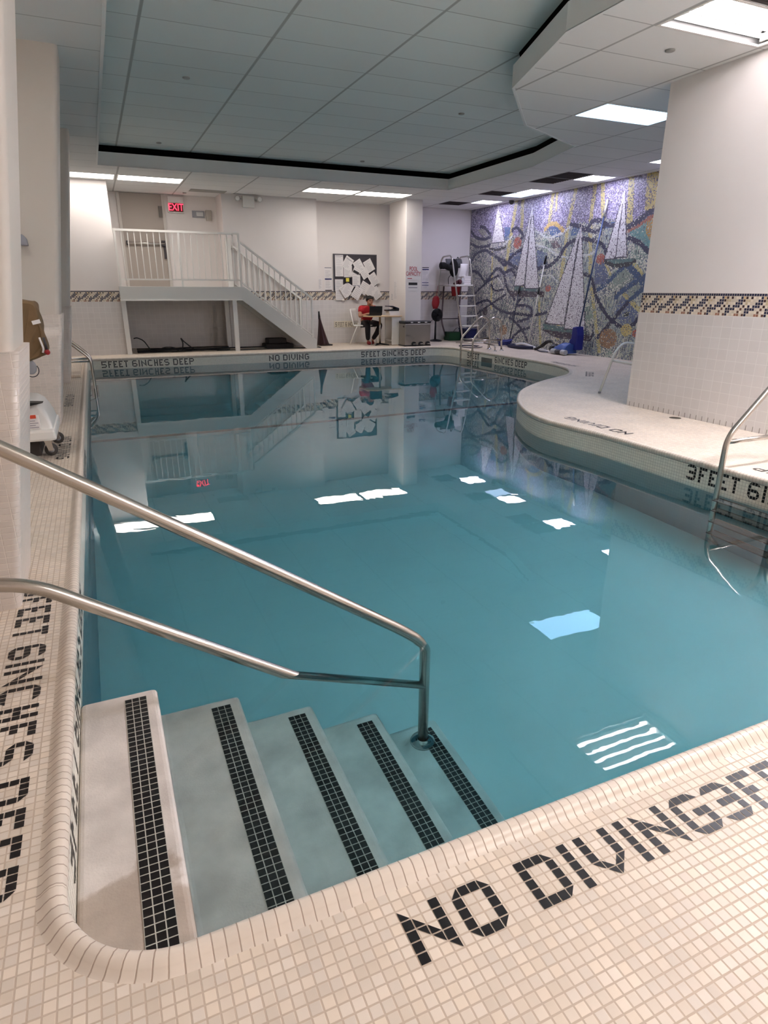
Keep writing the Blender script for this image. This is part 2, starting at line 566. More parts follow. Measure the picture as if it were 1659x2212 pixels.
def water_material():
    m = bpy.data.materials.new('pool_water')
    m.use_nodes = True
    nt = m.node_tree
    nt.nodes.remove(nt.nodes['Principled BSDF'])
    out = nt.nodes['Material Output']
    g = nt.nodes.new('ShaderNodeBsdfGlass')
    g.inputs['IOR'].default_value = 1.33
    g.inputs['Roughness'].default_value = 0.0
    geo = nt.nodes.new('ShaderNodeNewGeometry')
    n = nt.nodes.new('ShaderNodeTexNoise')
    n.inputs['Scale'].default_value = 5.0
    n.inputs['Detail'].default_value = 2
    n.inputs['Distortion'].default_value = 0.6
    nt.links.new(geo.outputs['Position'], n.inputs['Vector'])
    bpn = nt.nodes.new('ShaderNodeBump')
    bpn.inputs['Strength'].default_value = 0.022
    bpn.inputs['Distance'].default_value = 0.012
    nt.links.new(n.outputs['Fac'], bpn.inputs['Height'])
    nt.links.new(bpn.outputs[0], g.inputs['Normal'])
    nt.links.new(g.outputs[0], out.inputs['Surface'])
    v = nt.nodes.new('ShaderNodeVolumeAbsorption')
    v.inputs['Color'].default_value = WATER_COL
    v.inputs['Density'].default_value = WATER_DENS
    nt.links.new(v.outputs[0], out.inputs['Volume'])
    return m
WATER_COL, WATER_DENS = (0.0, 0.67, 0.79, 1), 0.56
bm = bmesh.new()
ring = offset(0.03)
top = [bm.verts.new((p[0], p[1], WATER)) for p in ring]
bot = [bm.verts.new((p[0], p[1], -2.3)) for p in ring]
for k in range(NO):
    c = (k + 1) % NO
    bm.faces.new((bot[k], bot[c], top[c], top[k]))
bm.faces.new(top)
bm.faces.new(bot[::-1])
bmesh.ops.triangulate(bm, faces=[f for f in bm.faces if len(f.verts) > 4])
bmesh.ops.recalc_face_normals(bm, faces=bm.faces)
me = bpy.data.meshes.new('pool_water')
bm.to_mesh(me)
bm.free()
me.materials.append(water_material())
water = bpy.data.objects.new('pool_water', me)
COL.objects.link(water)
tag(water, 'still turquoise water filling the curved indoor swimming pool', 'water', kind='stuff')

# ------------------------------------------------------------------ tile lettering
FONT = {
 'N': '1..#|#1.#|#31#|#.3#|#..3', 'O': '2##1|#..#|#..#|#..#|3##4', 'D': '###1|#..#|#..#|#..#|###4', 'I': '#|#|#|#|#', 'V': '#..#|#..#|#..#|3124|.34.',
 'G': '2##1|#...|#.##|#..#|3##4', '3': '2##1|...#|.###|...#|3##4', 'F': '###|#..|##.|#..|#..', 'E': '###|#..|##.|#..|###', 'T': '###|.#.|.#.|.#.|.#.',
 '6': '2##1|#...|###1|#..#|3##4', 'C': '2##1|#...|#...|#...|3##4', 'H': '#.#|#.#|###|#.#|#.#', 'S': '2##1|#...|3##1|...#|3##4', 'P': '###1|#..#|###4|#...|#...',
 '5': '####|#...|###1|...#|###4', ' ': '.|.|.|.|.'}
def text_cells(txt):
    col = 0
    out = []
    for ch in txt:
        rows = FONT[ch].split('|')
        for r, row in enumerate(rows):
            for c, s in enumerate(row):
                if s != '.':
                    out.append((col + c, r, s))
        col += len(rows[0]) + 1
    return out, col - 1
def lettering(name, txt, org, ud, vd, nd, length, height, parent, label=None):
    """org: upper left corner of the text; ud reading direction, vd downwards, nd out of the surface"""
    cells, n = text_cells(txt)
    org, ud, vd, nd = Vector(org), Vector(ud), Vector(vd), Vector(nd)
    pu, pv = length / n, height / 5
    g = 0.0016
    mb = MB()
    for c, r, s in cells:
        x0, x1, y0, y1 = c * pu + g, (c + 1) * pu - g, r * pv + g, (r + 1) * pv - g
        q = {'#': ((x0, y0), (x1, y0), (x1, y1), (x0, y1)), '1': ((x0, y0), (x1, y1), (x0, y1)), '2': ((x1, y0), (x1, y1), (x0, y1)), '3': ((x0, y0), (x1, y0), (x1, y1)), '4': ((x0, y0), (x1, y0), (x0, y1))}[s]
        mb.face([org + ud * a + vd * b + nd * 0.0012 for a, b in q])
    return mb.build(name, BLACKTILE, parent, weld=False, fixn=False, label=label)

DEEP5, DEEP3, ND = '5FEET 6INCHES DEEP', '3FEET 6INCHES DEEP', 'NO DIVING'
H5 = 0.128
lettering('no_diving_lettering', ND, (0.427, 0.898, 0), (1, 0, 0), (0, -1, 0), (0, 0, 1), 0.88, 0.126, floor, 'black mosaic NO DIVING lettering in the near deck')
lettering('depth_lettering', DEEP3, (1.318, 0.896, 0), (1, 0, 0), (0, -1, 0), (0, 0, 1), 1.73, 0.126, floor, 'black mosaic depth lettering beside NO DIVING in the near deck')
lettering('depth_lettering', DEEP3, (-0.333, 3.0, 0), (0, -1, 0), (-1, 0, 0), (0, 0, 1), 1.73, H5, floor, 'black mosaic depth lettering along the deck strip')
lettering('no_diving_lettering', ND, (-0.335, 6.37, 0), (0, -1, 0), (-1, 0, 0), (0, 0, 1), 0.88, 0.1, floor)
lettering('no_diving_lettering', ND, (-0.365, 9.1, 0), (0, -1, 0), (-1, 0, 0), (0, 0, 1), 0.98, 0.1, floor)
lettering('no_diving_lettering', ND, (4.43, 4.4, 0), (0, 1, 0), (1, 0, 0), (0, 0, 1), 0.9, H5, floor)
lettering('depth_lettering', DEEP3, (4.43, 1.35, 0), (0, 1, 0), (1, 0, 0), (0, 0, 1), 1.74, H5, floor)
lettering('depth_lettering', '5FEET', (7.02, 7.95, 0), (0.66, 0.75, 0), (0.75, -0.66, 0), (0, 0, 1), 0.62, H5, floor)
lettering('no_diving_lettering', ND, (7.74, 9.1, 0), (0.12, 0.993, 0), (0.993, -0.12, 0), (0, 0, 1), 0.8, H5, floor)
# on the pool walls above the water
zt = -0.040
lettering('depth_lettering', DEEP5, (0.0, YF, zt), (1, 0, 0), (0, 0, -1), (0, -1, 0), 1.76, H5, basin)
lettering('no_diving_lettering', ND, (3.33, YF, zt), (1, 0, 0), (0, 0, -1), (0, -1, 0), 0.9, H5, basin)
lettering('depth_lettering', DEEP5, (5.47, YF, zt), (1, 0, 0), (0, 0, -1), (0, -1, 0), 1.66, H5, basin)
lettering('depth_lettering', '5FEET', (7.66, 12.62, zt), (0, -1, 0), (0, 0, -1), (-1, 0, 0), 0.5, H5, basin)
lettering('depth_lettering', '6INCHES DEEP', (7.66, 11.5, zt), (0, -1, 0), (0, 0, -1), (-1, 0, 0), 1.14, H5, basin)
lettering('depth_lettering', DEEP3, (4.22, 3.48, -0.028), (0, -1, 0), (0, 0, -1), (-1, 0, 0), 1.72, H5, basin)
lettering('depth_lettering', DEEP3, (XL, 1.40, zt), (0, 1, 0), (0, 0, -1), (1, 0, 0), 1.74, H5, basin)
lettering('no_diving_lettering', ND, (XL, 5.3, zt), (0, 1, 0), (0, 0, -1), (1, 0, 0), 0.9, H5, basin)
mb = MB()
mb.box((7.655, 11.60, -0.20), (7.662, 12.02, -0.095))
mb.build('skimmer_mouth', mat('skimmer_grey', (104, 106, 102), 0.8), basin)

# ------------------------------------------------------------------ walls
def wall(name, lo, hi, m=None):
    mb = MB()
    mb.box(lo, hi)
    return struct(mb.build(name, m or PLASTER))

BANDROWS = {0: {k: 'N' for k in range(8)}, 1: {0: 'N', 1: 'T', 2: 'D', 4: 'D'}, 2: {7: 'N', 0: 'N', 1: 'D', 2: 'U', 3: 'U'}, 3: {6: 'N', 7: 'N', 0: 'N', 2: 'U'},
            4: {5: 'N', 6: 'N', 7: 'N', 1: 'D', 3: 'N'}, 5: {2: 'N', 3: 'N', 4: 'N', 5: 'N', 0: 'B'}, 6: {2: 'N', 3: 'N', 7: 'B'}, 7: {1: 'B', 2: 'N', 6: 'R', 7: 'R'}}
BANDCOL = {'N': (30, 36, 66), 'D': (52, 32, 36), 'T': (203, 172, 128), 'U': (188, 172, 140), 'B': (98, 70, 60), 'R': (156, 108, 88), '.': (216, 204, 186)}
def tile_band(org, ud, length, nd, parent):
    """eight rows of small mosaic with the repeating stepped pattern"""
    org, ud, nd = Vector(org), Vector(ud), Vector(nd)
    mb = MB()
    p = 0.026
    n = int(length / p + 0.999)
    for c in range(n):
        for r in range(8):
            k = BANDROWS[r].get(c % 8, '.')
            z1 = 1.26 - r * p
            x0, x1 = c * p, min((c + 1) * p, length)
            q = [(x0, z1 - p), (x1, z1 - p), (x1, z1), (x0, z1)]
            mb.face([org + ud * a + nd * 0.012 + Vector((0, 0, b)) for a, b in q], q, 0, False, lin(BANDCOL[k]))
    for z in (1.052, 1.26):
        mb.face([org + Vector((0, 0, z)), org + ud * length + Vector((0, 0, z)), org + ud * length + nd * 0.012 + Vector((0, 0, z)), org + nd * 0.012 + Vector((0, 0, z))], [(0, z)] * 4, 0, False, lin((205, 195, 180)))
    return mb.build('tile_band', BAND, parent, weld=False, fixn=False)
def wainscot(lo, hi, parent):
    mb = MB()
    mb.box(lo, hi)
    return mb.build('wainscot', WAINSCOT, parent)

wall('wall_left', (-1.8, -3.1, -0.1), (-1.7, 16.3, 3.7))
wall('wall_near', (-1.7, -3.1, -0.1), (9.6, -3.0, 3.7))
bk = wall('wall_back', (5.06, 15.7, -0.1), (9.45, 15.9, 3.7))
wainscot((5.06, 15.688, 0), (9.45, 15.70, 1.052), bk)
tile_band((5.06, 15.70, 0), (1, 0, 0), 4.39, (0, -1, 0), bk)
ws = wall('wall_stairs', (2.88, 15.35, -0.1), (5.06, 16.2, 3.7))
wainscot((2.88, 15.338, 0), (5.06, 15.35, 1.052), ws)
tile_band((2.88, 15.35, 0), (1, 0, 0), 2.18, (0, -1, 0), ws)
wa = wall('wall_alcove', (0.5, 16.05, -0.1), (2.9, 16.2, 3.7))
wainscot((0.56, 16.04, 0), (2.87, 16.05, 1.052), wa)
wb = wall('wall_block', (-1.7, 14.55, -0.1), (0.55, 16.2, 3.7))
wainscot((-1.7, 14.538, 0), (0.55, 14.55, 1.052), wb)
tile_band((-1.35, 14.55, 0), (1, 0, 0), 1.90, (0, -1, 0), wb)
mb = MB()
mb.box((0.545, 14.525, 0.0), (0.566, 14.56, 1.06))
mb.build('corner_strip', mat('corner_brown', (58, 46, 52), 0.6), wb)
pr = wall('wall_right', (5.67, -3.0, -0.1), (9.7, 5.63, 3.7))
mb = MB()
mb.box((5.655, -2.99, 0.0), (5.67, 5.63, 1.052))
mb.box((5.655, 5.63, 0.0), (9.45, 5.645, 1.052))
mb.build('wainscot', WAINSCOT, pr)
tile_band((5.667, 5.63, 0), (0, -1, 0), 8.6, (-1, 0, 0), pr)
mb = MB()
for k in range(60):
    y = 5.60 - k * 0.0725
    mb.box((5.651, y - 0.0015, 0.0), (5.656, y + 0.0015, 0.05))
mb.build('base_joint', mat('base_joint_grout', (120, 112, 104), 0.9), pr)

def column(name, y0, y1, x_left=-1.35):
    mb = MB()
    def slab(z0, z1, mi, rnd, xr):
        # footprint with its pool-side corners rounded
        def ring(z, push):
            x = xr(z) + push
            r = rnd
            pts = [(x_left, y0 - push), (x - r - 0.004, y0 - push), (x - r, y0 - push)]
            pts += [(x - r + r * math.sin(t), y0 - push + r - r * math.cos(t)) for t in [PI / 2 * k / 6 for k in range(1, 7)]]
            pts += [(x, y0 - push + r + 0.004), (x, y1 + push - r - 0.004), (x, y1 + push - r)]
            pts += [(x - r + r * math.cos(t), y1 + push - r + r * math.sin(t)) for t in [PI / 2 * k / 6 for k in range(1, 7)]]
            pts += [(x - r - 0.004, y1 + push), (x_left, y1 + push)]
            return [(p[0], p[1], z) for p in pts]
        push = 0.0
        n = max(1, int((z1 - z0) / 0.3))
        rows = [ring(z0 + (z1 - z0) * k / n, push) for k in range(n + 1)]
        uvs = []
        for R_ in rows:
            u, row = 0.0, []
            for k, p in enumerate(R_):
                if k:
                    u += math.hypot(p[0] - R_[k - 1][0], p[1] - R_[k - 1][1])
                row.append((u, p[2]))
            uvs.append(row)
        mb.grid(rows, uvs, mi, True)
        mb.face(rows[-1], [(0, 0)] * len(rows[-1]), mi)
    slab(0.0, 1.056, 1, 0.03, lambda z: -0.45 + 0.16 * z)
    n0 = y0
    y0, y1 = y0 + 0.018, y1 - 0.018
    slab(1.05, 3.6, 0, 0.04, lambda z: -0.303 + 0.145 * (z - 1.056))
    return struct(mb.build(name, [COLPAINT, COLTILE]))
column('column', 2.80, 3.32)
column('column', 7.0, 7.55)
column('column', 10.28, 10.84)
mb = MB()
mb.box((6.95, 14.45, -0.05), (7.38, 15.4, 3.6))
struct(mb.build('column', PLASTER, bevel=0.012))

# mural wall: a grid of small tesserae, each with its own colour
BANDS=[('Y',0.100,[(10.04,3.3),(9.95,2.46)]),('Y',0.070,[(11.0,3.35),(11.04,2.62),(10.89,1.64)]),('Y',0.070,[(10.81,3.34),(10.68,2.61)]),('Y',0.070,[(11.56,3.35),(11.73,2.58),(11.8,1.56),(11.73,0.27)]),('Y',0.070,[(12.31,3.33),(12.37,2.71)]),('Y',0.050,[(12.18,3.32),(12.17,2.93)]),('Y',0.080,[(13.42,3.32),(13.4,2.61)]),('Y',0.080,[(13.66,3.32),(13.77,2.75),(13.96,1.79)]),('Y',0.060,[(10.79,1.31),(10.37,0.11)]),('Y',0.060,[(9.72,1.77),(9.32,1.44)]),('Y',0.060,[(9.87,1.22),(9.38,0.91)]),('Y',0.050,[(14.58,2.19),(14.5,0.86)]),('Y',0.050,[(12.51,1.04),(12.32,0.04)]),('Y',0.050,[(13.25,1.58),(13.15,1.2)]),('Y',0.040,[(10.48,1.81),(10.3,1.58)]),('W',0.030,[(12.77,2.26),(12.4,2.19),(12.04,2.04),(11.65,1.95),(11.34,1.99),(11.04,1.97),(10.76,2.05)]),('W',0.030,[(12.86,2.57),(12.62,2.48),(12.39,2.39),(12.09,2.42),(11.85,2.47),(11.63,2.58)]),('W',0.025,[(12.45,1.6),(12.14,1.59),(11.91,1.46)]),('W',0.030,[(14.11,2.33),(13.91,2.43),(13.76,2.51)]),('W',0.025,[(14.35,1.63),(14.05,1.42),(13.91,1.13)]),('O',0.060,[(12.5,2.57),(12.34,2.66),(12.12,2.64),(11.95,2.55),(11.88,2.5)]),('R',0.060,[(10.01,2.36),(9.8,2.41),(9.58,2.49),(9.36,2.57)]),('B',0.060,[(10.67,1.28),(10.41,1.4),(10.14,1.6),(9.88,1.77)]),('B',0.090,[(9.87,1.75),(9.66,1.61),(9.38,1.39)]),('B',0.070,[(10.06,1.17),(9.8,1.35),(9.37,1.54)]),('B',0.060,[(9.78,1.06),(9.39,1.33)]),('N',0.055,[(15.85,2.95),(15.51,2.65),(15.14,2.54),(14.71,2.57),(14.99,2.79),(15.2,2.83)]),('N',0.050,[(15.86,2.68),(15.68,2.48),(15.24,2.35),(14.71,2.37)]),('N',0.050,[(15.63,1.93),(15.4,2.17),(14.93,2.26),(14.52,2.13),(14.0,1.88),(13.76,2.04),(13.47,2.16),(13.13,2.2)]),('N',0.055,[(14.81,2.23),(14.35,2.06),(13.79,1.9),(13.42,1.78),(13.08,1.8)]),('N',0.055,[(12.7,1.76),(12.26,1.8),(11.94,1.96),(11.8,2.13),(11.58,2.26),(11.28,2.3),(10.9,2.24),(10.6,2.14),(10.51,2.0)]),('N',0.055,[(15.55,1.78),(15.17,1.71),(14.85,1.49),(14.53,1.69),(14.32,1.8),(14.03,1.68),(13.83,1.34),(13.49,1.08)]),('N',0.040,[(15.31,1.22),(14.74,1.49),(14.24,1.64)]),('N',0.045,[(15.28,0.93),(14.69,1.04),(14.33,0.89),(13.82,0.76),(13.24,0.75),(12.75,0.73),(12.2,0.81)]),('N',0.040,[(15.26,0.65),(14.51,0.95),(13.87,1.19)]),('N',0.045,[(13.64,0.65),(13.37,0.54),(13.09,0.38),(12.81,0.11)]),('N',0.045,[(13.48,0.15),(13.19,0.35),(12.81,0.45)]),('N',0.045,[(13.37,0.94),(13.07,0.95),(12.77,0.87),(12.84,0.68),(13.27,0.57)]),('N',0.060,[(11.63,2.6),(11.32,2.53),(11.12,2.45),(11.0,2.6),(10.75,2.59),(10.6,2.52),(10.36,2.47),(10.13,2.48)]),('N',0.050,[(11.16,2.49),(10.89,2.4),(10.62,2.47)]),('N',0.060,[(9.93,2.23),(9.66,2.13),(9.39,1.96)]),('N',0.070,[(9.99,2.42),(9.67,2.52),(9.54,2.61),(9.35,2.64)]),('N',0.055,[(10.76,1.4),(10.57,1.09),(10.32,0.86),(10.08,0.71),(9.8,0.6),(9.55,0.66),(9.37,0.85)]),('N',0.060,[(10.45,0.38),(10.09,0.73),(9.75,1.06)]),('N',0.050,[(11.13,1.62),(10.86,1.55),(10.76,1.4)]),('N',0.050,[(13.78,2.64),(13.58,2.68),(13.32,2.5),(13.45,2.4)]),('N',0.050,[(14.03,1.68),(13.67,1.76),(13.5,1.59)]),('N',0.040,[(14.56,1.43),(14.37,1.28),(13.99,1.31)]),('N',0.050,[(13.01,1.25),(13.37,0.97),(13.53,0.62)]),('K',0.040,[(14.74,2.3),(14.37,2.24),(14.02,2.29)]),('K',0.070,[(10.5,1.84),(10.2,1.76),(9.94,1.76),(9.73,1.82)])]
POLYS=[('w',[(14.44,3.3),(14.65,2.41),(14.06,2.41)]),('w',[(13.05,3.14),(12.56,1.32),(13.1,1.34)]),('w',[(13.05,3.07),(13.55,1.39),(13.13,1.4)]),('w',[(11.3,2.57),(10.86,0.49),(11.54,0.48)]),('w',[(11.32,2.55),(12.23,0.58),(11.56,0.57)]),('w',[(10.18,3.1),(10.52,1.87),(10.22,1.88)]),('w',[(10.18,3.1),(9.91,1.89),(10.22,1.88)]),('t',[(13.52,1.39),(12.55,1.32),(12.56,1.26),(13.51,1.29)]),('m',[(13.75,1.29),(12.34,1.25),(12.34,1.15),(13.65,1.15)]),('t',[(12.31,0.56),(10.86,0.49),(10.83,0.4),(12.24,0.43)]),('m',[(12.33,0.44),(10.62,0.39),(10.66,0.29),(11.78,0.27)]),('t',[(10.49,1.87),(9.71,1.87),(9.73,1.81),(10.2,1.77)]),('y',[(9.66,3.27),(9.28,3.29),(9.29,2.64),(9.61,2.65)]),('g',[(9.89,2.39),(9.36,2.55),(9.36,1.96),(9.9,2.27)]),('o',[(9.52,2.49),(9.33,2.57),(9.24,2.06),(9.4,2.15),(9.53,2.32)]),('b',[(10.77,1.87),(10.44,1.81),(10.34,1.4),(10.73,1.4)]),('b',[(10.07,0.85),(9.9,1.19),(9.41,0.91),(9.49,0.66),(9.8,0.63)]),('k',[(9.81,0.88),(9.69,0.9),(9.68,0.83),(9.79,0.81)]),('c',[(15.79,2.64),(15.32,2.52),(14.79,2.52),(14.83,2.4),(15.36,2.4)]),('c',[(14.63,2.07),(14.13,2.11),(14.16,1.89),(14.44,1.89)]),('c',[(13.45,0.77),(13.06,0.86),(12.76,0.79),(12.93,0.67),(13.28,0.66)]),('c',[(15.34,2.79),(15.05,2.79),(14.8,2.6),(15.15,2.63)]),('c',[(14.46,1.6),(14.23,1.54),(14.38,1.37)]),('b',[(13.82,2.15),(13.32,2.13),(13.38,1.83),(13.74,1.9)]),('b',[(12.75,2.15),(12.34,2.08),(12.35,1.83),(12.66,1.79)]),('d',[(14.1,2.75),(13.79,2.7),(13.8,2.43),(14.07,2.44)]),('d',[(12.42,2.61),(11.99,2.58),(11.96,2.38),(12.26,2.4)]),('d',[(11.59,2.55),(11.31,2.5),(11.29,2.39),(11.6,2.38)]),('d',[(10.6,2.52),(10.21,2.55),(10.22,2.44),(10.59,2.45)]),('c',[(11.13,2.51),(10.95,2.54),(10.73,2.5),(10.94,2.45)]),('s',[(10.34,1.61),(9.93,1.71),(9.67,1.48),(10.08,1.28),(10.4,1.35)]),('s',[(9.78,1.4),(9.36,1.48),(9.39,1.31),(9.76,1.13)]),('f',[(14.73,2.28),(14.53,2.2),(14.67,2.19)]),('f',[(14.07,2.25),(14.2,2.2),(14.08,2.14)]),('e',[(12.33,2.33),(12.08,2.32),(11.89,2.16),(12.14,2.15)])]
DISCS=[('r',13.52,2.35,0.16),('r',10.63,1.88,0.12),('r',12.22,1.33,0.10),('q',10.16,0.37,0.25),('r',9.45,0.51,0.08),('q',13.88,0.34,0.16),('m',14.78,0.76,0.12),('y',9.69,0.56,0.15)]
def mural_colours(Yc, Zc):
    base = {'N': (24, 30, 74), 'Y': (206, 192, 118), 'W': (214, 218, 214), 'O': (214, 178, 96), 'R': (170, 96, 74), 'B': (46, 82, 128), 'K': (34, 38, 48), 'w': (232, 225, 229), 't': (84, 122, 120),
            'm': (66, 48, 66), 'y': (212, 190, 110), 'g': (96, 152, 150), 'o': (190, 140, 62), 'b': (96, 112, 152), 'k': (36, 50, 44), 'c': (168, 168, 152), 'd': (66, 104, 158), 's': (146, 160, 146),
            'f': (204, 198, 200), 'e': (108, 88, 92), 'r': (192, 96, 76), 'q': (164, 122, 82)}
    n = len(Yc)
    C = np.zeros((n, 3))
    rnd = rng.random(n)
    rnd2 = rng.random(n)
    # slow patches of green and grey
    def wob(a, b, c, d):
        return np.sin(Yc * a + b) * np.cos(Zc * c + d)
    ph = wob(2.1, 0.3, 2.7, 1.0) + 0.6 * wob(4.3, 1.7, 3.9, 0.2) + 0.3 * wob(8.0, 0.0, 9.0, 2.0)
    sky = [(206, 200, 224), (152, 142, 186), (112, 100, 148), (180, 172, 198), (98, 88, 114)]
    sea = [(168, 180, 174), (130, 144, 158), (186, 194, 170), (108, 118, 138), (222, 220, 202), (142, 166, 148)]
    low = [(136, 132, 150), (182, 180, 178), (98, 100, 122), (216, 210, 196), (140, 154, 140), (72, 76, 104)]
    si = (rnd * 5).astype(int)
    skyc = np.array(sky)[np.clip(si, 0, 4)]
    hor = 2.55 + 0.06 * np.sin(Yc * 3) + 0.05 * np.sin(Yc * 7.3)
    seai = np.clip(((ph + 1.5) / 3.0 * 6 + (rnd - 0.5) * 2.4).astype(int), 0, 5)
    seac = np.array(sea)[seai]
    lowi = np.clip(((ph + 1.5) / 3.0 * 6 + (rnd - 0.5) * 4).astype(int), 0, 5)
    lowc = np.array(low)[lowi]
    f = np.clip((Yc - 12.0) / 2.0, 0, 1)[:, None] * 0.9
    f = np.maximum(f, np.clip((1.2 - Zc) / 0.8, 0, 1)[:, None] * 0.75 * np.clip((Yc - 10.5) / 1.0, 0, 1)[:, None])
    C[:] = np.where(rnd2[:, None] < f, lowc, seac)
    st = np.repeat(rng.random((nz // 4 + 1, ny)), 4, axis=0)[:nz].ravel()
    C[st > 0.87] = (206, 206, 186)
    C[st < 0.07] = (66, 72, 88)
    up = Zc + 0.07 * (rnd2 - 0.5) > hor
    C[up] = skyc[up]
    def inpoly(P):
        ins = np.zeros(n, bool)
        m = len(P)
        for k in range(m):
            (x1, y1), (x2, y2) = P[k], P[(k + 1) % m]
            cond = (y1 > Zc) != (y2 > Zc)
            with np.errstate(divide='ignore', invalid='ignore'):
                xi = (x2 - x1) * (Zc - y1) / (y2 - y1 + 1e-12) + x1
            ins ^= cond & (Yc < xi)
        return ins
    def seg(P):
        d = np.full(n, 9.0)
        for (x1, y1), (x2, y2) in zip(P, P[1:]):
            dx, dy = x2 - x1, y2 - y1
            t = np.clip(((Yc - x1) * dx + (Zc - y1) * dy) / (dx * dx + dy * dy + 1e-9), 0, 1)
            d = np.minimum(d, np.hypot(Yc - x1 - t * dx, Zc - y1 - t * dy))
        return d
    def sm(P):
        return [tuple(p[:2]) for p in smooth_path([(a, b, 0) for a, b in P], 5)]
    sails = [p for p in POLYS if p[0] == 'w']
    for c, P in POLYS:
        if c in 'wtm':
            continue
        i = inpoly(P)
        j = i & (rnd < 0.78)
        C[j] = base[c]
    for c, hw, P in BANDS:
        if c != 'Y':
            continue
        i = (seg(P) < hw * 0.75) & (rnd < 0.8)
        C[i] = base[c]
    for c, hw, P in BANDS:
        if c == 'Y':
            continue
        i = (seg(sm(P)) < hw * 0.72 + 0.02 * (rnd2 - 0.5)) & (rnd < 0.93)
        C[i] = base[c]
    for c, y, z, r in DISCS:
        i = (np.hypot((Yc - y) / 1.25, Zc - z) < r * 0.8) & (rnd < 0.85)
        C[i] = base[c]
    for c, P in POLYS:
        if c in 'tm':
            i = inpoly(P) & (rnd < 0.85)
            C[i] = base[c]
    for c, P in sails:
        ed = (seg(P + P[:1]) < 0.0115) & (Zc < max(p[1] for p in P) - 0.25)
        i = inpoly(P)
        C[i] = base['w']
        sp = i & (rnd2 < 0.10)
        C[sp] = (120, 108, 122)
        C[ed] = (66, 62, 78)
    return C

YA, YB, DT = 5.64, 15.70, 0.02
ny, nz = int((YB - YA) / DT), int(3.3 / DT)
yc = YA + (np.arange(ny) + 0.5) * DT
zc = (np.arange(nz) + 0.5) * DT
YY, ZZ = np.meshgrid(yc, zc)
CC = mural_colours(YY.ravel(), ZZ.ravel())
CC = np.clip((CC * 0.88 + CC.mean(1, keepdims=True) * 0.12) * 1.05, 0, 240)
C1 = CC / 255.0
CL = np.where(C1 <= 0.04045, C1 / 12.92, ((C1 + 0.055) / 1.055) ** 2.4)
vy, vz = np.meshgrid(YA + np.arange(ny + 1) * DT, np.arange(nz + 1) * DT)
jy, jz = (rng.random(vy.shape) - 0.5) * 0.008, (rng.random(vy.shape) - 0.5) * 0.007
jy[:, [0, -1]] = 0; jz[[0, -1], :] = 0; jy[[0, -1], :] = 0; jz[:, [0, -1]] = 0
V0 = np.stack([np.full(vy.size, 9.45), vy.ravel(), vz.ravel()], 1)
V = np.stack([np.full(vy.size, 9.45), (vy + jy).ravel(), (vz + jz).ravel()], 1)
ii = np.arange(nz)[:, None] * (ny + 1) + np.arange(ny)[None, :]
Fq = np.stack([ii, ii + ny + 1, ii + ny + 2, ii + 1], -1).reshape(-1, 4)
me = bpy.data.meshes.new('wall_mural')
me.from_pydata(V.tolist(), [], Fq.tolist())
ul = me.uv_layers.new(name='UVMap')
ul.data.foreach_set('uv', V0[Fq.ravel()][:, 1:3].ravel())
ca = me.color_attributes.new('tile_colour', 'FLOAT_COLOR', 'CORNER')
ca.data.foreach_set('color', np.repeat(np.concatenate([CL, np.ones((len(CL), 1))], 1), 4, axis=0).ravel())
me.materials.append(MURAL)
mural = bpy.data.objects.new('wall_mural', me)
COL.objects.link(mural)
ORG[mural.name] = Vector((0, 0, 0))
struct(mural, 'mosaic mural wall of white sails over blue and green waves')
mb = MB()
mb.box((9.462, 5.6, -0.1), (9.6, 16.2, 3.7))
mb.build('wall_backing', PLASTER, mural)

# ------------------------------------------------------------------ ceilings
HOLE = [(0.39, 1.15), (3.82, 1.15), (3.82, 4.99), (4.30, 6.44), (5.35, 7.68), (6.75, 8.40), (7.15, 9.95), (7.15, 12.85), (0.39, 12.85)]
LIGHTS = {'troffer': [(4.40, 4.01, 5.57, 4.60)], 'nook': [(5.60, 6.46, 6.80, 7.05)],
          'far': [(0.73, 13.78, 1.92, 14.38)],
          'mid': [(4.40, 13.78, 5.58, 14.38), (5.61, 13.78, 6.80, 14.38)],
          'strip': [(8.66, 12.64, 9.24, 13.20)],
          'block': [(-0.49, 13.78, 0.70, 14.38)],
          'mural': [(8.66, 13.90, 9.24, 14.48), (8.66, 12.03, 9.24, 12.62), (8.66, 10.18, 9.24, 10.76), (8.66, 8.30, 9.24, 8.88)],
          'pier': [(4.40, 1.58, 5.57, 2.16)],  # unseen panel added to brighten the pier and right-hand deck
          'deck': [(1.95, -0.86, 3.14, -0.27), (3.18, -0.25, 4.36, 0.34)],  # unseen panels added to light the near deck
          'gap': [(-1.0, 4.62, -0.45, 5.21)]}  # unseen lamp added to brighten the space between the columns
VENTS = [(8.06, 10.73, 8.64, 11.31), (8.06, 10.12, 8.64, 10.71), (8.06, 12.58, 8.64, 13.16), (8.06, 14.40, 8.64, 14.98), (4.40, 3.40, 5.57, 3.99)]
holes = [rect(*r) for L in LIGHTS.values() for r in L] + [rect(*r) for r in VENTS]
ceiling = struct(fill_loops('ceiling', [rect(-1.7, -3.0, 9.5, 16.2), HOLE] + holes, SOFFIT, CEIL, up=False), 'low ceiling of pale lay-in tiles around the pool')
def poly_offset(P, s):
    out = []
    for k in range(len(P)):
        a, b, c = Vector(P[k - 1]), Vector(P[k]), Vector(P[(k + 1) % len(P)])
        d0, d1 = (b - a).normalized(), (c - b).normalized()
        n0, n1 = Vector((d0.y, -d0.x)), Vector((d1.y, -d1.x))
        m = (n0 + n1).normalized()
        out.append(tuple(b + m * (s / max(m.dot(n0), 0.3))))
    return out
struct(fill_loops('ceiling_recess', [poly_offset(HOLE, 0.05)], RECESS, RECESSTILE, up=False), 'raised grey tiled ceiling over the pool')
mb = MB()
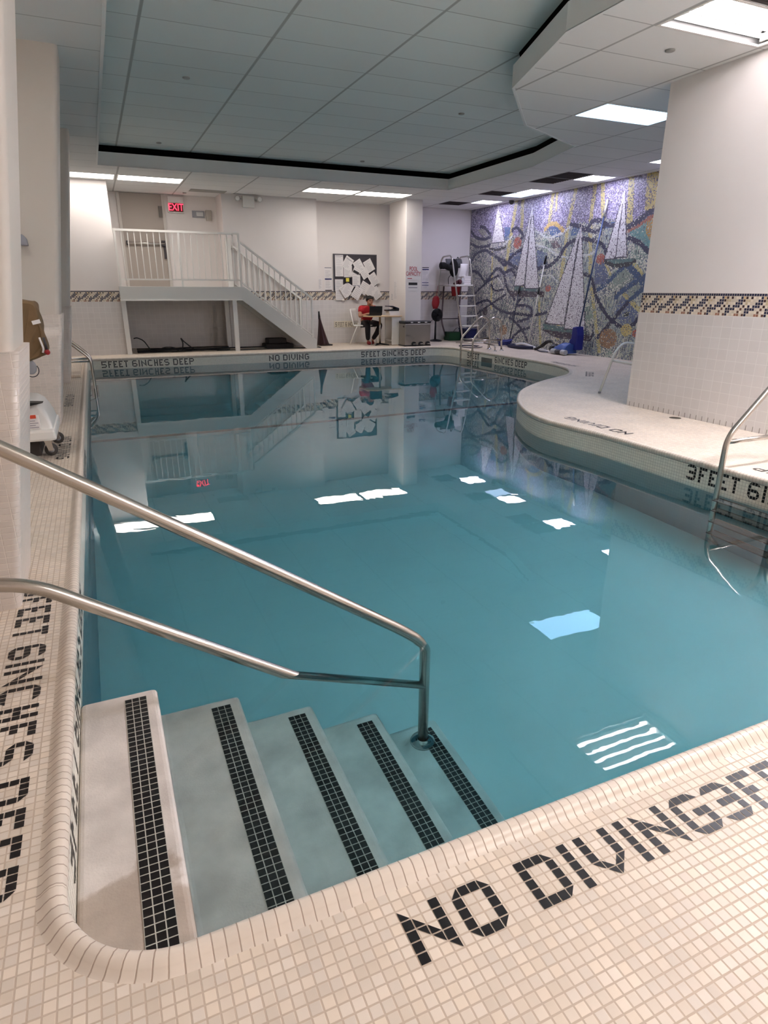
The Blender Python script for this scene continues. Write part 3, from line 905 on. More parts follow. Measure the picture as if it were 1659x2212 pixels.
mb.face([(-1.7, -3, RECESS + 0.06), (9.5, -3, RECESS + 0.06), (9.5, 16.2, RECESS + 0.06), (-1.7, 16.2, RECESS + 0.06)])
struct(mb.build('ceiling_void', mat('void_dark', (40, 32, 32), 0.95)), 'dark ceiling void behind the border of the raised ceiling')  # darkness of the void is put into this sheet's colour
mb = MB()
nh = len(HOLE)
for k in range(nh):
    a, b = Vector((*HOLE[k], 0)), Vector((*HOLE[(k + 1) % nh], 0))
    d = (b - a).normalized()
    nn = Vector((d.y, -d.x, 0))
    for z0, z1, t0, t1 in ((SOFFIT - 0.004, SOFFIT + 0.20, 0.0, 0.015), (SOFFIT - 0.007, SOFFIT, 0.0, 0.03)):
        P = [a + nn * t0, b + nn * t0, b + nn * t1, a + nn * t1]
        lo = [p + Vector((0, 0, z0)) for p in P]
        hi = [p + Vector((0, 0, z1)) for p in P]
        mb.face(lo); mb.face(hi[::-1])
        for j in range(4):
            mb.face([lo[j], lo[(j + 1) % 4], hi[(j + 1) % 4], hi[j]])
struct(mb.build('trim_1', TRIM, weld=False), 'upright border of the raised ceiling')

# ------------------------------------------------------------------ ceiling lights and vents
def emat(name, col, s):
    return mat(name, (235, 235, 235), 0.5, emit=col, estr=s)
DIFF = {'mid': emat('diffuser_mid', (255, 246, 240), 3.7), 'strip': emat('diffuser_strip', (190, 214, 255), 1.0), 'block': emat('diffuser_block', (255, 246, 240), 2.6), 'gap': emat('diffuser_gap', (255, 244, 236), 6.0), 'pier': emat('diffuser_pier', (246, 243, 255), FILL_PIER), 'far': emat('diffuser_warm', (255, 246, 240), LAMP_FAR), 'mural': emat('diffuser_cool', (226, 224, 255), LAMP_MURAL), 'nook': emat('diffuser_blue', (160, 208, 255), LAMP_NOOK), 'deck': emat('diffuser_deck', (255, 245, 240), FILL_DECK)}
TUBE = emat('fluorescent_tube', (255, 247, 250), LAMP_TUBE)
LLAB = {'troffer': ['open ceiling light with bare fluorescent tubes above the wainscoted pier'],
        'nook': ['bluish ceiling light panel between the pier and the jutting ceiling edge'],
        'far': ['ceiling light panel above the stair landing, inner one of its pair'],
        'mid': ['ceiling light panel left of the pair in front of the white column', 'ceiling light panel touching the top of the white column'],
        'strip': ['dim bluish ceiling light touching a mural light, toward the ladder corner'],
        'block': ['ceiling light panel cut off by the leaning columns, above the stair landing'],
        'mural': ['small ceiling light above the mural, nearest the ladder corner', 'small ceiling light above the mural between two dark vents, second from the corner', 'small ceiling light above the mural beside a double dark vent', 'small ceiling light above the mural half hidden by the pier'],
        'pier': ['ceiling light panel over the deck between the dark vent and the near wall'],
        'deck': ['ceiling light panel over the near deck above the steps', 'ceiling light panel over the near deck away from the steps'],
        'gap': ['small ceiling light between the leaning columns']}
LGRP = {'mid': 'ceiling lights along the back wall', 'strip': 'ceiling lights along the mural', 'block': 'ceiling lights along the back wall', 'far': 'ceiling lights along the back wall', 'mural': 'ceiling lights along the mural', 'deck': 'ceiling lights over the near deck'}
def ceiling_light(x0, y0, x1, y1, kind, label):
    t = thing('ceiling_light', label, 'ceiling light', ((x0 + x1) / 2, (y0 + y1) / 2, SOFFIT), LGRP.get(kind))
    f = 0.022
    z = SOFFIT - 0.004
    mb = MB()
    for a in ((x0 - 0.004, y0 - 0.004, x1 + 0.004, y0 + f), (x0 - 0.004, y1 - f, x1 + 0.004, y1 + 0.004), (x0 - 0.004, y0 + f, x0 + f, y1 - f), (x1 - f, y0 + f, x1 + 0.004, y1 - f)):
        mb.box((a[0], a[1], z), (a[2], a[3], z + 0.016))
    mb.build('frame', WHITEPAINT, t)
    mb = MB()
    h = 0.10 if kind == 'troffer' else 0.03
    P = [(x0, y0), (x1, y0), (x1, y1), (x0, y1)]
    for k in range(4):
        a, b = P[k], P[(k + 1) % 4]
        mb.face([(a[0], a[1], SOFFIT), (b[0], b[1], SOFFIT), (b[0], b[1], SOFFIT + h), (a[0], a[1], SOFFIT + h)])
    mb.face([(p[0], p[1], SOFFIT + h) for p in P])
    mb.build('housing', WHITEPAINT if kind != 'troffer' else mat('reflector_paint', (120, 120, 119), 0.3), t)
    if kind != 'troffer':
        mb = MB()
        mb.box((x0 + f, y0 + f, SOFFIT + 0.006), (x1 - f, y1 - f, SOFFIT + 0.012))
        mb.build('diffuser', DIFF[kind], t)
    else:
        for k in range(4):
            yy = y0 + 0.09 + k * (y1 - y0 - 0.18) / 3
            mb = MB()
            mb.tube([(x0 + 0.06, yy, SOFFIT + 0.045), (x1 - 0.06, yy, SOFFIT + 0.045)], 0.0165, 10)
            mb.build('fluorescent_tube', TUBE, t)
        for xx in (x0 + 0.03, x1 - 0.05):
            mb = MB()
            mb.box((xx, y0 + 0.05, SOFFIT + 0.02), (xx + 0.02, y1 - 0.05, SOFFIT + 0.075))
            mb.build('lamp_holder', WHITEPLASTIC, t)
        mb = MB()
        for k in range(5):
            yy = y0 + 0.09 + (k - 0.5) * (y1 - y0 - 0.18) / 3
            yy = min(max(yy, y0 + 0.03), y1 - 0.03)
            mb.prism([(yy - 0.035, SOFFIT + 0.099), (yy + 0.035, SOFFIT + 0.099), (yy, SOFFIT + 0.05)], 'x', x0 + 0.05, x1 - 0.05)
        mb.build('reflector', mat('reflector_paint', (120, 120, 119), 0.3), t)
for kind, L in LIGHTS.items():
    for r, lab in zip(L, LLAB[kind]):
        ceiling_light(*r, kind, lab)
VLAB = ['dark square ceiling vent touching a mural ceiling light', 'dark square ceiling vent nearer the pier of the touching pair', 'dark ceiling vent next to the second mural light from the corner', 'dark ceiling vent nearest the white column', 'dark ceiling opening behind the bare-tube light']
for r, lab in zip(VENTS, VLAB):
    mb = MB()
    mb.box((r[0], r[1], SOFFIT + 0.004), (r[2], r[3], SOFFIT + 0.02))
    n = 8
    for k in range(n):
        y = r[1] + (k + 0.5) * (r[3] - r[1]) / n
        mb.box((r[0], y - 0.004, SOFFIT - 0.002), (r[2], y + 0.004, SOFFIT + 0.006))
    tag(mb.build('ceiling_vent', DARK), lab, 'vent', 'dark ceiling vents')
SPR = [(4.93, 4.955, SOFFIT, 'round sprinkler cover plate beside the bare-tube ceiling light'), (1.33, 8.64, RECESS, 'round sprinkler cover in the raised ceiling, nearest one to the leaning columns'), (1.36, 12.32, RECESS, 'round sprinkler cover in the raised ceiling above the stair landing'), (5.0, 8.68, RECESS, 'round sprinkler cover in the raised ceiling beside the jutting edge'), (5.02, 12.38, RECESS, 'round sprinkler cover in the raised ceiling near its far right corner'), (2.15, 15.6, SOFFIT, 'small round sprinkler cover above the exit sign')]
for x, y, z, lab in SPR:
    mb = MB()
    mb.lathe([(0.0, -0.014), (0.034, -0.014), (0.042, -0.010), (0.042, 0.0)], (x, y, z))
    tag(mb.build('sprinkler_cover', mat('sprinkler_grey', (150, 150, 146), 0.5)), lab, 'sprinkler', 'ceiling sprinkler covers')
mb = MB()
mb.box((2.2, 14.99, SOFFIT - 0.006), (2.95, 15.34, SOFFIT + 0.004))
tag(mb.build('air_grille', mat('grille_grey', (160, 158, 152), 0.8)), 'pale grey ceiling air grille above the stairs', 'vent')

mb = MB()
mb.lathe([(0.0, -0.085), (0.03, -0.08), (0.05, -0.055), (0.055, -0.03), (0.06, -0.03), (0.06, 0.0)], (9.33, 13.70, SOFFIT), n=20)
tag(mb.build('dome_camera', mat('dome_grey', (72, 70, 76), 0.3)), 'small dark dome on the ceiling above the mural near the ladder corner', 'ceiling dome')

# ------------------------------------------------------------------ pool steps
NOSE = [0.03, 0.337, 0.647, 0.96, 1.27]
TOPS = [-0.178, -0.40, -0.64, -0.87, -1.10]
t = thing('pool_steps', 'pale plastered pool steps with black tile strips, going down beside the near deck', 'pool steps', (0.5, 1.6, -1.33))
poly = [(XL, -1.4), (XL, TOPS[0])]
for k in range(5):
    poly += [(NOSE[k], TOPS[k]), (NOSE[k], TOPS[k + 1] if k < 4 else -1.4)]
mb = MB()
mb.prism(poly, 'y', YN - 0.0, 2.25)
mb.build('step_body', STEPPLASTER, t, bevel=0.018, bseg=3)
for k in range(5):
    x0, x1, z = NOSE[k] - 0.118, NOSE[k] - 0.118 + 3 * PITCH, TOPS[k] + 0.0025
    y1 = 2.205
    y0 = y1 - 46 * PITCH
    mb = MB()
    L_ = y1 - y0
    mb.face([(x0, y0, z), (x1, y0, z), (x1, y1, z), (x0, y1, z)], [(0, 0), (3 * PITCH, 0), (3 * PITCH, L_), (0, L_)])
    for a, b in (((x0, y0), (x1, y0)), ((x1, y0), (x1, y1)), ((x1, y1), (x0, y1)), ((x0, y1), (x0, y0))):
        mb.face([(a[0], a[1], z - 0.004), (b[0], b[1], z - 0.004), (b[0], b[1], z), (a[0], a[1], z)])
    mb.build('tread_strip', BLACKSTRIP, t)

# ------------------------------------------------------------------ handrail over the steps
YR = 2.14
t = thing('handrail', 'large stainless steel double handrail running down into the water over the steps', 'handrail', (1.15, YR, -1.10))
up = [(-1.0, YR, 0.0), (-1.0, YR, 1.08), (-0.66, YR, 1.07), (-0.311, YR, 0.832), (0.051, YR, 0.585), (0.507, YR, 0.267), (1.02, YR, -0.092), (1.150, YR, -0.195), (1.150, YR, -1.10)]
mb = MB()
mb.tube(round_path(up, [0.16, 0.2, 0.2, 0.2, 0.2, 0.05, 0.09], 7), 0.0238, 18)
mb.build('upper_rail', STEEL, t)
lo = [(-1.0, YR, 0.395), (-0.33, YR, 0.398), (-0.05, YR, 0.205), (0.483, YR, -0.160), (1.150, YR, -0.60)]
mb = MB()
mb.tube(round_path(lo, [0.12, 0.2, 0.2], 7), 0.0232, 18)
mb.build('lower_rail', STEEL, t)
mb = MB()
mb.lathe([(0.026, 0.03), (0.031, 0.026), (0.056, 0.012), (0.060, 0.0), (0.0, 0.0)], (1.150, YR, -1.099), n=32)
mb.build('flange', CHROME, t)
mb = MB()
mb.lathe([(0.026, 0.03), (0.031, 0.026), (0.056, 0.012), (0.060, 0.0), (0.0, 0.0)], (-1.0, YR, 0.001), n=24)
mb.build('flange', CHROME, t)

# ------------------------------------------------------------------ pool ladders
def pool_ladder(label, wallp, out, along, span, n_tread=4, r=0.021, standoff=0.10):
    """wallp: point of the first rail on the wall line; out: unit vector out of the pool; along: direction to the second rail"""
    wp, ov, al = Vector((*wallp, 0)), Vector((*out, 0)), Vector((*along, 0))
    t = thing('pool_ladder', label, 'pool ladder', tuple(wp + ov * 0.62 + al * span / 2), None)
    for k in range(2):
        b = wp + al * span * k
        P = [(0.0, -1.30), (-standoff, -1.08), (-standoff, 0.27), (0.40, 0.74), (0.62, 0.66), (0.66, 0.0)]
        path = [b + ov * s + Vector((0, 0, z)) for s, z in P]
        mb = MB()
        mb.tube(round_path(path, [0.07, 0.10, 0.16, 0.14], 7), r, 14)
        mb.build('rail', STEEL, t)
        mb = MB()
        mb.tube([b + ov * (-standoff) + Vector((0, 0, 0.235)), b + ov * 0.645 + Vector((0, 0, 0.235))], r * 0.85, 12)
        mb.build('brace', STEEL, t)
        mb = MB()
        c = b + ov * 0.66
        mb.lathe([(r, 0.03), (0.03, 0.024), (0.05, 0.008), (0.052, 0.0), (0.0, 0.0)], (c.x, c.y, 0.001))
        mb.build('flange', CHROME, t)
    for k in range(n_tread):
        z = -0.26 - 0.25 * k
        c0 = wp - ov * standoff + Vector((0, 0, z))
        c1 = c0 + al * span
        mb = MB()
        mb.bar(c0 + ov * 0.01, c1 + ov * 0.01, 0.075, 0.028)
        tr = mb.build('tread', mat('tread_grey', (96, 102, 102), 0.5), t, bevel=0.006)
        mb = MB()
        for d in (-0.036, 0.05):
            mb.bar(c0 + ov * d + Vector((0, 0, 0.012)), c1 + ov * d + Vector((0, 0, 0.012)), 0.012, 0.012)
        mb.build('tread_edge', BLACKPLASTIC, tr)
    return t
pool_ladder('steel pool ladder on the deck strip behind the leaning columns', (XL, 10.95), (-1, 0), (0, 1), 0.45)
pool_ladder('steel pool ladder in the far corner beside the mural', (7.66, 12.75), (1, 0), (0, -1), 0.50)
pool_ladder('steel pool ladder over the depth lettering below the wainscoted pier', (4.22, 3.10), (1, 0), (0, -1), 0.50)

mb = MB()
mb.box((-0.95, 10.86, 0.0), (-0.315, 12.9, 0.045))
struct(mb.build('trim_2', DECK, bevel=0.008), 'low tiled plinth at the ladder')
mb = MB()
mb.lathe([(0.0, -0.004), (0.056, -0.004), (0.060, -0.001), (0.061, -0.012)], (5.54, 4.82, 0.0), n=24)
dr = tag(mb.build('floor_drain', mat('drain_metal', (92, 84, 74), 0.5, 0.6)), 'round metal floor drain in the deck by the pier', 'drain')

# ------------------------------------------------------------------ raised landing and staircase
t = thing('staircase', 'white steel landing and stair with railings against the back wall', 'staircase', (2.6, 14.9, 0))
sp = [(0.53, 1.08), (2.98, 1.08), (4.415, 0.0), (4.66, 0.0), (4.66, 0.19), (3.06, 1.345), (0.53, 1.345)]
for y0, y1 in ((14.40, 14.44), (15.29, 15.33)):
    mb = MB()
    mb.prism(sp if y0 < 15 else [(2.9, 1.08), (2.98, 1.08), (4.415, 0.0), (4.66, 0.0), (4.66, 0.19), (3.06, 1.345), (2.9, 1.345)], 'y', y0, y1)
    mb.build('stringer', GREYPAINT, t, bevel=0.004)
mb = MB()
mb.box((0.56, 14.44, 1.22), (3.06, 15.29, 1.342))
mb.box((0.56, 15.29, 1.22), (2.865, 16.03, 1.342))
mb.build('landing', GREYPAINT, t)
mb = MB()
mb.box((0.53, 14.385, 1.065), (3.0, 14.445, 1.085))
mb.build('lower_flange', WHITEPAINT, t)
for k in range(6):
    z = 1.342 - 0.19 * (k + 1)
    mb = MB()
    mb.box((3.04 + 0.262 * k, 14.44, z - 0.03), (3.04 + 0.262 * (k + 1) + 0.02, 15.29, z))
    mb.build('tread', GREYPAINT, t)
    mb = MB()
    mb.box((3.04 + 0.262 * k, 14.44, z), (3.05 + 0.262 * k, 15.29, z + 0.16))
    mb.build('riser', GREYPAINT, t)
for x, y in ((0.58, 14.46), (2.83, 14.46), (0.62, 15.9), (2.80, 15.25)):
    mb = MB()
    mb.box((x - 0.045, y - 0.04, 0.0), (x + 0.045, y + 0.04, 1.22 if y > 15 else 1.08))
    mb.build('support_post', WHITEPAINT, t)
ry = 14.42
mb = MB(); mb.bar((0.55, ry, 2.395), (3.02, ry, 2.395), 0.045, 0.04); mb.build('top_rail', WHITEPAINT, t)
mb = MB(); mb.bar((0.55, ry, 1.48), (3.02, ry, 1.48), 0.035, 0.03); mb.build('bottom_rail', WHITEPAINT, t)
for x in (0.575, 1.78, 3.0):
    mb = MB(); mb.box((x - 0.02, ry - 0.02, 1.345), (x + 0.02, ry + 0.02, 2.39)); mb.build('rail_post', WHITEPAINT, t)
for a, b in ((0.575, 1.78), (1.78, 3.0)):
    for k in range(1, 10):
        x = a + (b - a) * k / 10
        mb = MB(); mb.box((x - 0.0085, ry - 0.0085, 1.48), (x + 0.0085, ry + 0.0085, 2.39)); mb.build('baluster', WHITEPAINT, t)
SLT = (1.115 - 2.235) / (4.57 - 3.03)
for ry, x0, dz in ((14.42, 3.03, 0.0), (15.31, 3.03, -0.02)):
    tz = lambda x: 2.235 + dz + SLT * (x - 3.03)
    bz = lambda x: 1.42 + SLT * (x - 3.03)
    mb = MB(); mb.bar((x0, ry, tz(x0)), (4.59, ry, tz(4.59)), 0.045, 0.04); mb.build('stair_top_rail', WHITEPAINT, t)
    mb = MB(); mb.bar((x0, ry, bz(x0)), (4.57, ry, bz(4.57)), 0.035, 0.03); mb.build('stair_bottom_rail', WHITEPAINT, t)
    mb = MB(); mb.box((4.55, ry - 0.02, 0.24), (4.59, ry + 0.02, 1.11)); mb.build('rail_post', WHITEPAINT, t)
    for k in range(1, 13):
        x = 3.03 + (4.57 - 3.03) * k / 13
        mb = MB(); mb.box((x - 0.0085, ry - 0.0085, bz(x)), (x + 0.0085, ry + 0.0085, tz(x))); mb.build('baluster', WHITEPAINT, t)
mb = MB(); mb.box((2.89, 15.25, 1.342), (3.0, 15.33, 2.36)); mb.build('newel_post', WHITEPAINT, t)
mb = MB(); mb.tube(round_path([(2.95, 15.29, 2.18), (3.08, 15.29, 2.19), (3.2, 15.29, 2.1)], 0.06), 0.02, 10); mb.build('handrail_return', WHITEPAINT, t)

# ------------------------------------------------------------------ exit door and its fittings
mb = MB()
mb.box((0.83, 16.005, 1.342), (1.69, 16.04, 3.262))
d = struct(mb.build('door_1', DOORPAINT, bevel=0.004), 'grey exit door with a push bar above the stair landing')
mb = MB()
for a in ((0.77, 0.83), (1.69, 1.75)):
    mb.box((a[0], 15.99, 1.342), (a[1], 16.045, 3.268))
mb.build('door_frame', mat('frame_paint', (198, 192, 184), 0.5), d)
mb = MB()
mb.tube([(0.88, 15.94, 2.255), (1.66, 15.94, 2.255)], 0.025, 10)
mb.build('push_bar', ALU, d)
mb = MB()
mb.box((1.60, 15.93, 2.20), (1.68, 16.005, 2.32)); mb.box((0.86, 15.93, 2.21), (0.90, 16.005, 2.30)); mb.box((1.635, 15.96, 1.94), (1.68, 16.005, 2.2))
mb.build('push_bar_latch', mat('dark_hardware', (62, 58, 62), 0.5), d)
mb = MB()
mb.box((1.61, 15.95, 2.80), (1.685, 16.005, 3.02))
mb.build('door_closer', mat('closer_bronze', (104, 98, 90), 0.5), d)

def text_mesh(name, txt, size, m, parent, loc, ext=0.002, align='CENTER', xs=1.0, rz=0.0):
    cu = bpy.data.curves.new(name, 'FONT')
    cu.body = txt
    cu.size = size
    cu.extrude = ext
    cu.align_x = align
    cu.align_y = 'CENTER'
    ob = bpy.data.objects.new(name, cu)
    COL.objects.link(ob)
    bpy.context.view_layer.update()
    me = bpy.data.meshes.new_from_object(ob.evaluated_get(bpy.context.evaluated_depsgraph_get()))
    bpy.data.objects.remove(ob)
    me.name = name
    me.materials.clear()
    me.materials.append(m)
    o2_ = bpy.data.objects.new(name, me)
    COL.objects.link(o2_)
    o2_.parent = parent
    o2_.location = Vector(loc) - (ORG[parent.name] if parent else Vector((0, 0, 0)))
    o2_.rotation_euler = (PI / 2, 0, rz)
    o2_.scale = (xs, 1, 1)
    return o2_

t = thing('exit_sign', 'lit red EXIT sign beside the grey door', 'exit sign', (1.985, 16.04, 2.905))
mb = MB()
mb.box((1.815, 15.985, 2.905), (2.155, 16.04, 3.12))
mb.box((1.825, 15.975, 3.12), (2.165, 16.05, 3.235))
mb.build('housing', WHITEPLASTIC, t, bevel=0.004)
mb = MB()
mb.box((1.835, 15.98, 2.925), (2.14, 15.986, 3.10))
mb.build('face_panel', mat('exit_face', (96, 20, 30), 0.4), t)
text_mesh('exit_letters', 'EXIT', 0.205, mat('exit_red', (255, 60, 80), 0.4, emit=(255, 40, 62), estr=1.6), t, (1.987, 15.978, 3.012), xs=0.78)

t = thing('fire_alarm', 'grey fire alarm with lens on the wall beside the exit sign', 'fire alarm', (2.47, 16.05, 2.82))
mb = MB(); mb.box((2.335, 16.01, 2.83), (2.605, 16.05, 2.97)); mb.build('plate', GREYPLASTIC, t, bevel=0.006)
mb = MB(); mb.box((2.42, 15.985, 2.855), (2.575, 16.01, 2.945)); mb.build('lens', mat('strobe_lens', (206, 208, 206), 0.15), t, bevel=0.01)
mb = MB(); mb.box((2.635, 15.99, 2.77), (2.76, 16.05, 2.99))
tag(mb.build('speaker_box', mat('box_grey', (176, 170, 160), 0.5), bevel=0.01), 'small grey wall box right of the fire alarm', 'wall box')

t = thing('emergency_light', 'white emergency light with two round lamps on the wall over the stairs', 'emergency light', (3.46, 15.35, 3.0))
mb = MB(); mb.box((3.335, 15.27, 3.01), (3.59, 15.35, 3.245)); mb.build('housing', WHITEPLASTIC, t, bevel=0.008)
for x in (3.215, 3.71):
    mb = MB()
    mb.lathe([(0.0, 0.0), (0.055, 0.0), (0.06, 0.03), (0.04, 0.09), (0.0, 0.1)], (x, 15.22, 3.18), 'y')
    mb.tube([(x, 15.30, 3.18), (x + (0.1 if x < 3.4 else -0.1), 15.31, 3.18)], 0.015, 8)
    h = mb.build('lamp_head', mat('lamp_head_grey', (184, 184, 180), 0.4), t)
    mb = MB()
    mb.lathe([(0.0, -0.006), (0.042, -0.004), (0.046, 0.001)], (x, 15.219, 3.18), 'y')
    mb.build('lens', mat('clear_lens', (236, 236, 232), 0.1), h)

# ------------------------------------------------------------------ notice board and papers
t = thing('notice_board', 'dark notice board crowded with pinned papers', 'notice board', (6.14, 15.70, 1.27))
mb = MB(); mb.box((5.58, 15.672, 1.29), (6.70, 15.688, 2.11)); mb.build('board', CORK, t)
mb = MB()
for a, b in (((5.56, 1.27), (6.72, 1.295)), ((5.56, 2.10), (6.72, 2.125)), ((5.56, 1.295), (5.585, 2.10)), ((6.695, 1.295), (6.72, 2.10))):
    mb.box((a[0], 15.662, a[1]), (b[0], 15.690, b[1]))
mb.build('frame', mat('board_frame', (92, 90, 96), 0.4, 0.6), t)

def notice(label, c, size, ang, nrm='-y', y=15.66, lines=9, heads=(), group=None, name='paper_notice', ink=None):
    """a sheet of paper with printed lines; ang clockwise in degrees seen from the front"""
    W_, H_ = size
    a = math.radians(-ang)
    u = Vector((math.cos(a), 0, math.sin(a)))
    v = Vector((-math.sin(a), 0, math.cos(a)))
    if nrm == '-x':
        u, v = Vector((0, -u.x, u.z)), Vector((0, -v.x, v.z))
        n = Vector((-1, 0, 0)); C0 = Vector((y, c[0], c[1]))
    else:
        n = Vector((0, -1, 0)); C0 = Vector((c[0], y, c[1]))
    mb = MB()
    q = [C0 - u * W_ / 2 - v * H_ / 2, C0 + u * W_ / 2 - v * H_ / 2, C0 + u * W_ / 2 + v * H_ / 2, C0 - u * W_ / 2 + v * H_ / 2]
    b = [p - n * 0.0015 for p in q]
    mb.face(q); mb.face(b[::-1])
    for k in range(4):
        mb.face([b[k], b[(k + 1) % 4], q[(k + 1) % 4], q[k]])
    o = tag(mb.build(name, PAPER), label, 'paper notice', group)
    r_ = random.Random(sum(map(ord, label)))
    if lines:
        mb = MB()
        for k in range(lines):
            yy = H_ * (0.36 - 0.74 * k / max(lines - 1, 1))
            w0 = W_ * 0.38
            w1 = W_ * (0.38 - r_.random() * 0.35)
            P = [C0 + n * 0.0008 - u * w0 + v * (yy - 0.0028), C0 + n * 0.0008 + u * w1 + v * (yy - 0.0028), C0 + n * 0.0008 + u * w1 + v * (yy + 0.0028), C0 + n * 0.0008 - u * w0 + v * (yy + 0.0028)]
            mb.face(P)
        mb.build('printed_lines', ink or INK, o, weld=False)
    for yy, hh, m in heads:
        mb = MB()
        w0 = W_ * 0.44
        mb.face([C0 + n * 0.0012 - u * w0 + v * (yy - hh), C0 + n * 0.0012 + u * w0 + v * (yy - hh), C0 + n * 0.0012 + u * w0 + v * (yy + hh), C0 + n * 0.0012 - u * w0 + v * (yy + hh)])
        mb.build('heading_bar', m, o, weld=False)
    return o
def bc(cx, cy): return (5.565 + (cx - 249) * 0.001938, 2.11 - (cy - 60) * 0.001688)
BG = 'papers on the notice board'
A4 = (0.225, 0.29)
sheets = [((325, 135), 0, 'sheet at the top of the upright left column on the notice board'), ((325, 280), 0, 'second sheet down in the upright left column on the notice board'), ((318, 480), 0, 'third sheet down in the upright left column on the notice board'), ((322, 610), 0, 'bottom sheet of the upright left column, hanging below the notice board frame'),
    ((440, 290), 0, 'upright sheet on the notice board partly under the first tilted sheet'), ((438, 175), 32, 'sheet tilted clockwise at the top of the notice board'), ((665, 312), -33, 'small sheet tucked under the middle tilted sheet of the notice board'), ((592, 215), -32, 'sheet tilted anticlockwise at the top middle of the notice board'),
    ((732, 208), -29, 'sheet tilted anticlockwise at the top right of the notice board'), ((545, 312), 25, 'sheet with dark pictures in the middle of the notice board'), ((795, 395), -34, 'sheet tilted anticlockwise overlapping the right edge of the notice board'), ((550, 418), 0, 'upright sheet with a blue lower edge in the middle of the notice board'),
    ((655, 520), 30, 'sheet with a brownish corner low on the notice board'), ((395, 560), -34, 'lower sheet of the fanned pair at the lower left of the notice board'), ((425, 540), 33, 'upper sheet of the fanned pair at the lower left of the notice board'), ((555, 590), 34, 'sheet with bold lines tilted clockwise at the bottom of the notice board'),
    ((825, 590), -35, 'sheet behind the lowest right tilted sheet of the notice board'), ((752, 562), 36, 'lowest right sheet tilted clockwise, above the seated person')]
for k, (c, an, lab) in enumerate(sheets):
    sz = (0.215, 0.27) if an == 0 else A4
    if k in (6, 9): sz = (0.19, 0.25)
    hd = []
    if k == 11: hd = [(-0.118, 0.005, NAVYINK)]
    if k == 9: hd = [(0.02, 0.03, BLACKINK)]
    if k in (0, 5): hd = [(0.09, 0.006, INK)]
    notice('white ' + lab, bc(*c), sz, an, y=15.668 - 0.0035 * k, heads=hd, lines=9 if k % 3 else 6, group=BG)
t = thing('picture_card', 'black card with a yellow note on the notice board', 'card', (bc(420, 408)[0], 15.655, bc(420, 408)[1]))
cx, cz = bc(420, 408)
mb = MB(); mb.box((cx - 0.095, 15.598, cz - 0.06), (cx + 0.095, 15.602, cz + 0.06)); mb.build('card', BLACKPLASTIC, t)
mb = MB(); mb.box((cx - 0.04, 15.592, cz - 0.04), (cx + 0.045, 15.597, cz + 0.045)); mb.build('note', mat('yellow_note', (226, 214, 92), 0.8), t)
mb = MB(); mb.ball((5.80, 15.66, 1.045), 0.03, 8, sc=(1.2, 0.8, 0.8))
tag(mb.build('marker_cup', WHITEPLASTIC), 'small white knob under the lower left corner of the notice board', 'knob')
notice('tall white notice with grey and navy heading bars, left of the notice board', (5.425, 1.54), (0.20, 0.54), 0, y=15.69, lines=16, heads=[(0.262, 0.012, INK), (0.0, 0.016, NAVYINK), (-0.262, 0.01, BLACKINK)])
notice('small grey-printed notice next to the stair wall edge', (5.205, 1.43), (0.12, 0.27), 0, y=15.69, lines=11)
notice('tall notice with navy frame bars on the wall right of the white column', (8.13, 1.565), (0.22, 0.58), 0, y=15.69, lines=14, heads=[(0.282, 0.009, BLACKINK), (0.235, 0.014, NAVYINK), (-0.09, 0.008, NAVYINK), (-0.155, 0.008, NAVYINK)])
notice('narrow printed strip on the shaded side of the white column', (15.01, 1.29), (0.20, 0.49), 0, nrm='-x', y=6.945, lines=13)
notice('short printed slip low on the side of the white column', (15.2, 1.13), (0.12, 0.17), 0, nrm='-x', y=6.945, lines=6, ink=BLACKINK)
CF = 14.445
p1 = notice('white POOL CAPACITY poster with red letters on the white column', (7.165, 1.675), (0.40, 0.31), 0, y=CF, lines=0)
text_mesh('poster_letters', 'POOL', 0.135, REDINK, p1, (7.16, CF - 0.003, 1.765), ext=0.0006, xs=0.62)
text_mesh('poster_letters', 'CAPACITY', 0.135, REDINK, p1, (7.155, CF - 0.003, 1.655), ext=0.0006, xs=0.62)
mb = MB(); mb.box((7.0, CF - 0.0015, 1.545), (7.12, CF, 1.56)); mb.build('small_print', REDINK, p1)
notice('white notice with heavy black heading below the POOL CAPACITY poster', (7.15, 1.375), (0.27, 0.205), 0, y=CF, lines=0, heads=[(0.055, 0.03, BLACKINK), (-0.03, 0.012, INK)])
t = thing('depth_plaque', 'cream tile plaque reading 5 FEET 6 INCHES low on the back wall', 'plaque', (5.87, 15.688, 0.38))
mb = MB(); mb.box((5.55, 15.680, 0.385), (6.22, 15.688, 0.54)); mb.build('plaque_tile', mat('plaque_cream', (222, 214, 196), 0.3), t, bevel=0.002)
lettering('plaque_lettering', '5 FEET 6 INCHES', (5.58, 15.679, 0.515), (1, 0, 0), (0, 0, -1), (0, -1, 0), 0.60, 0.11, t, None)

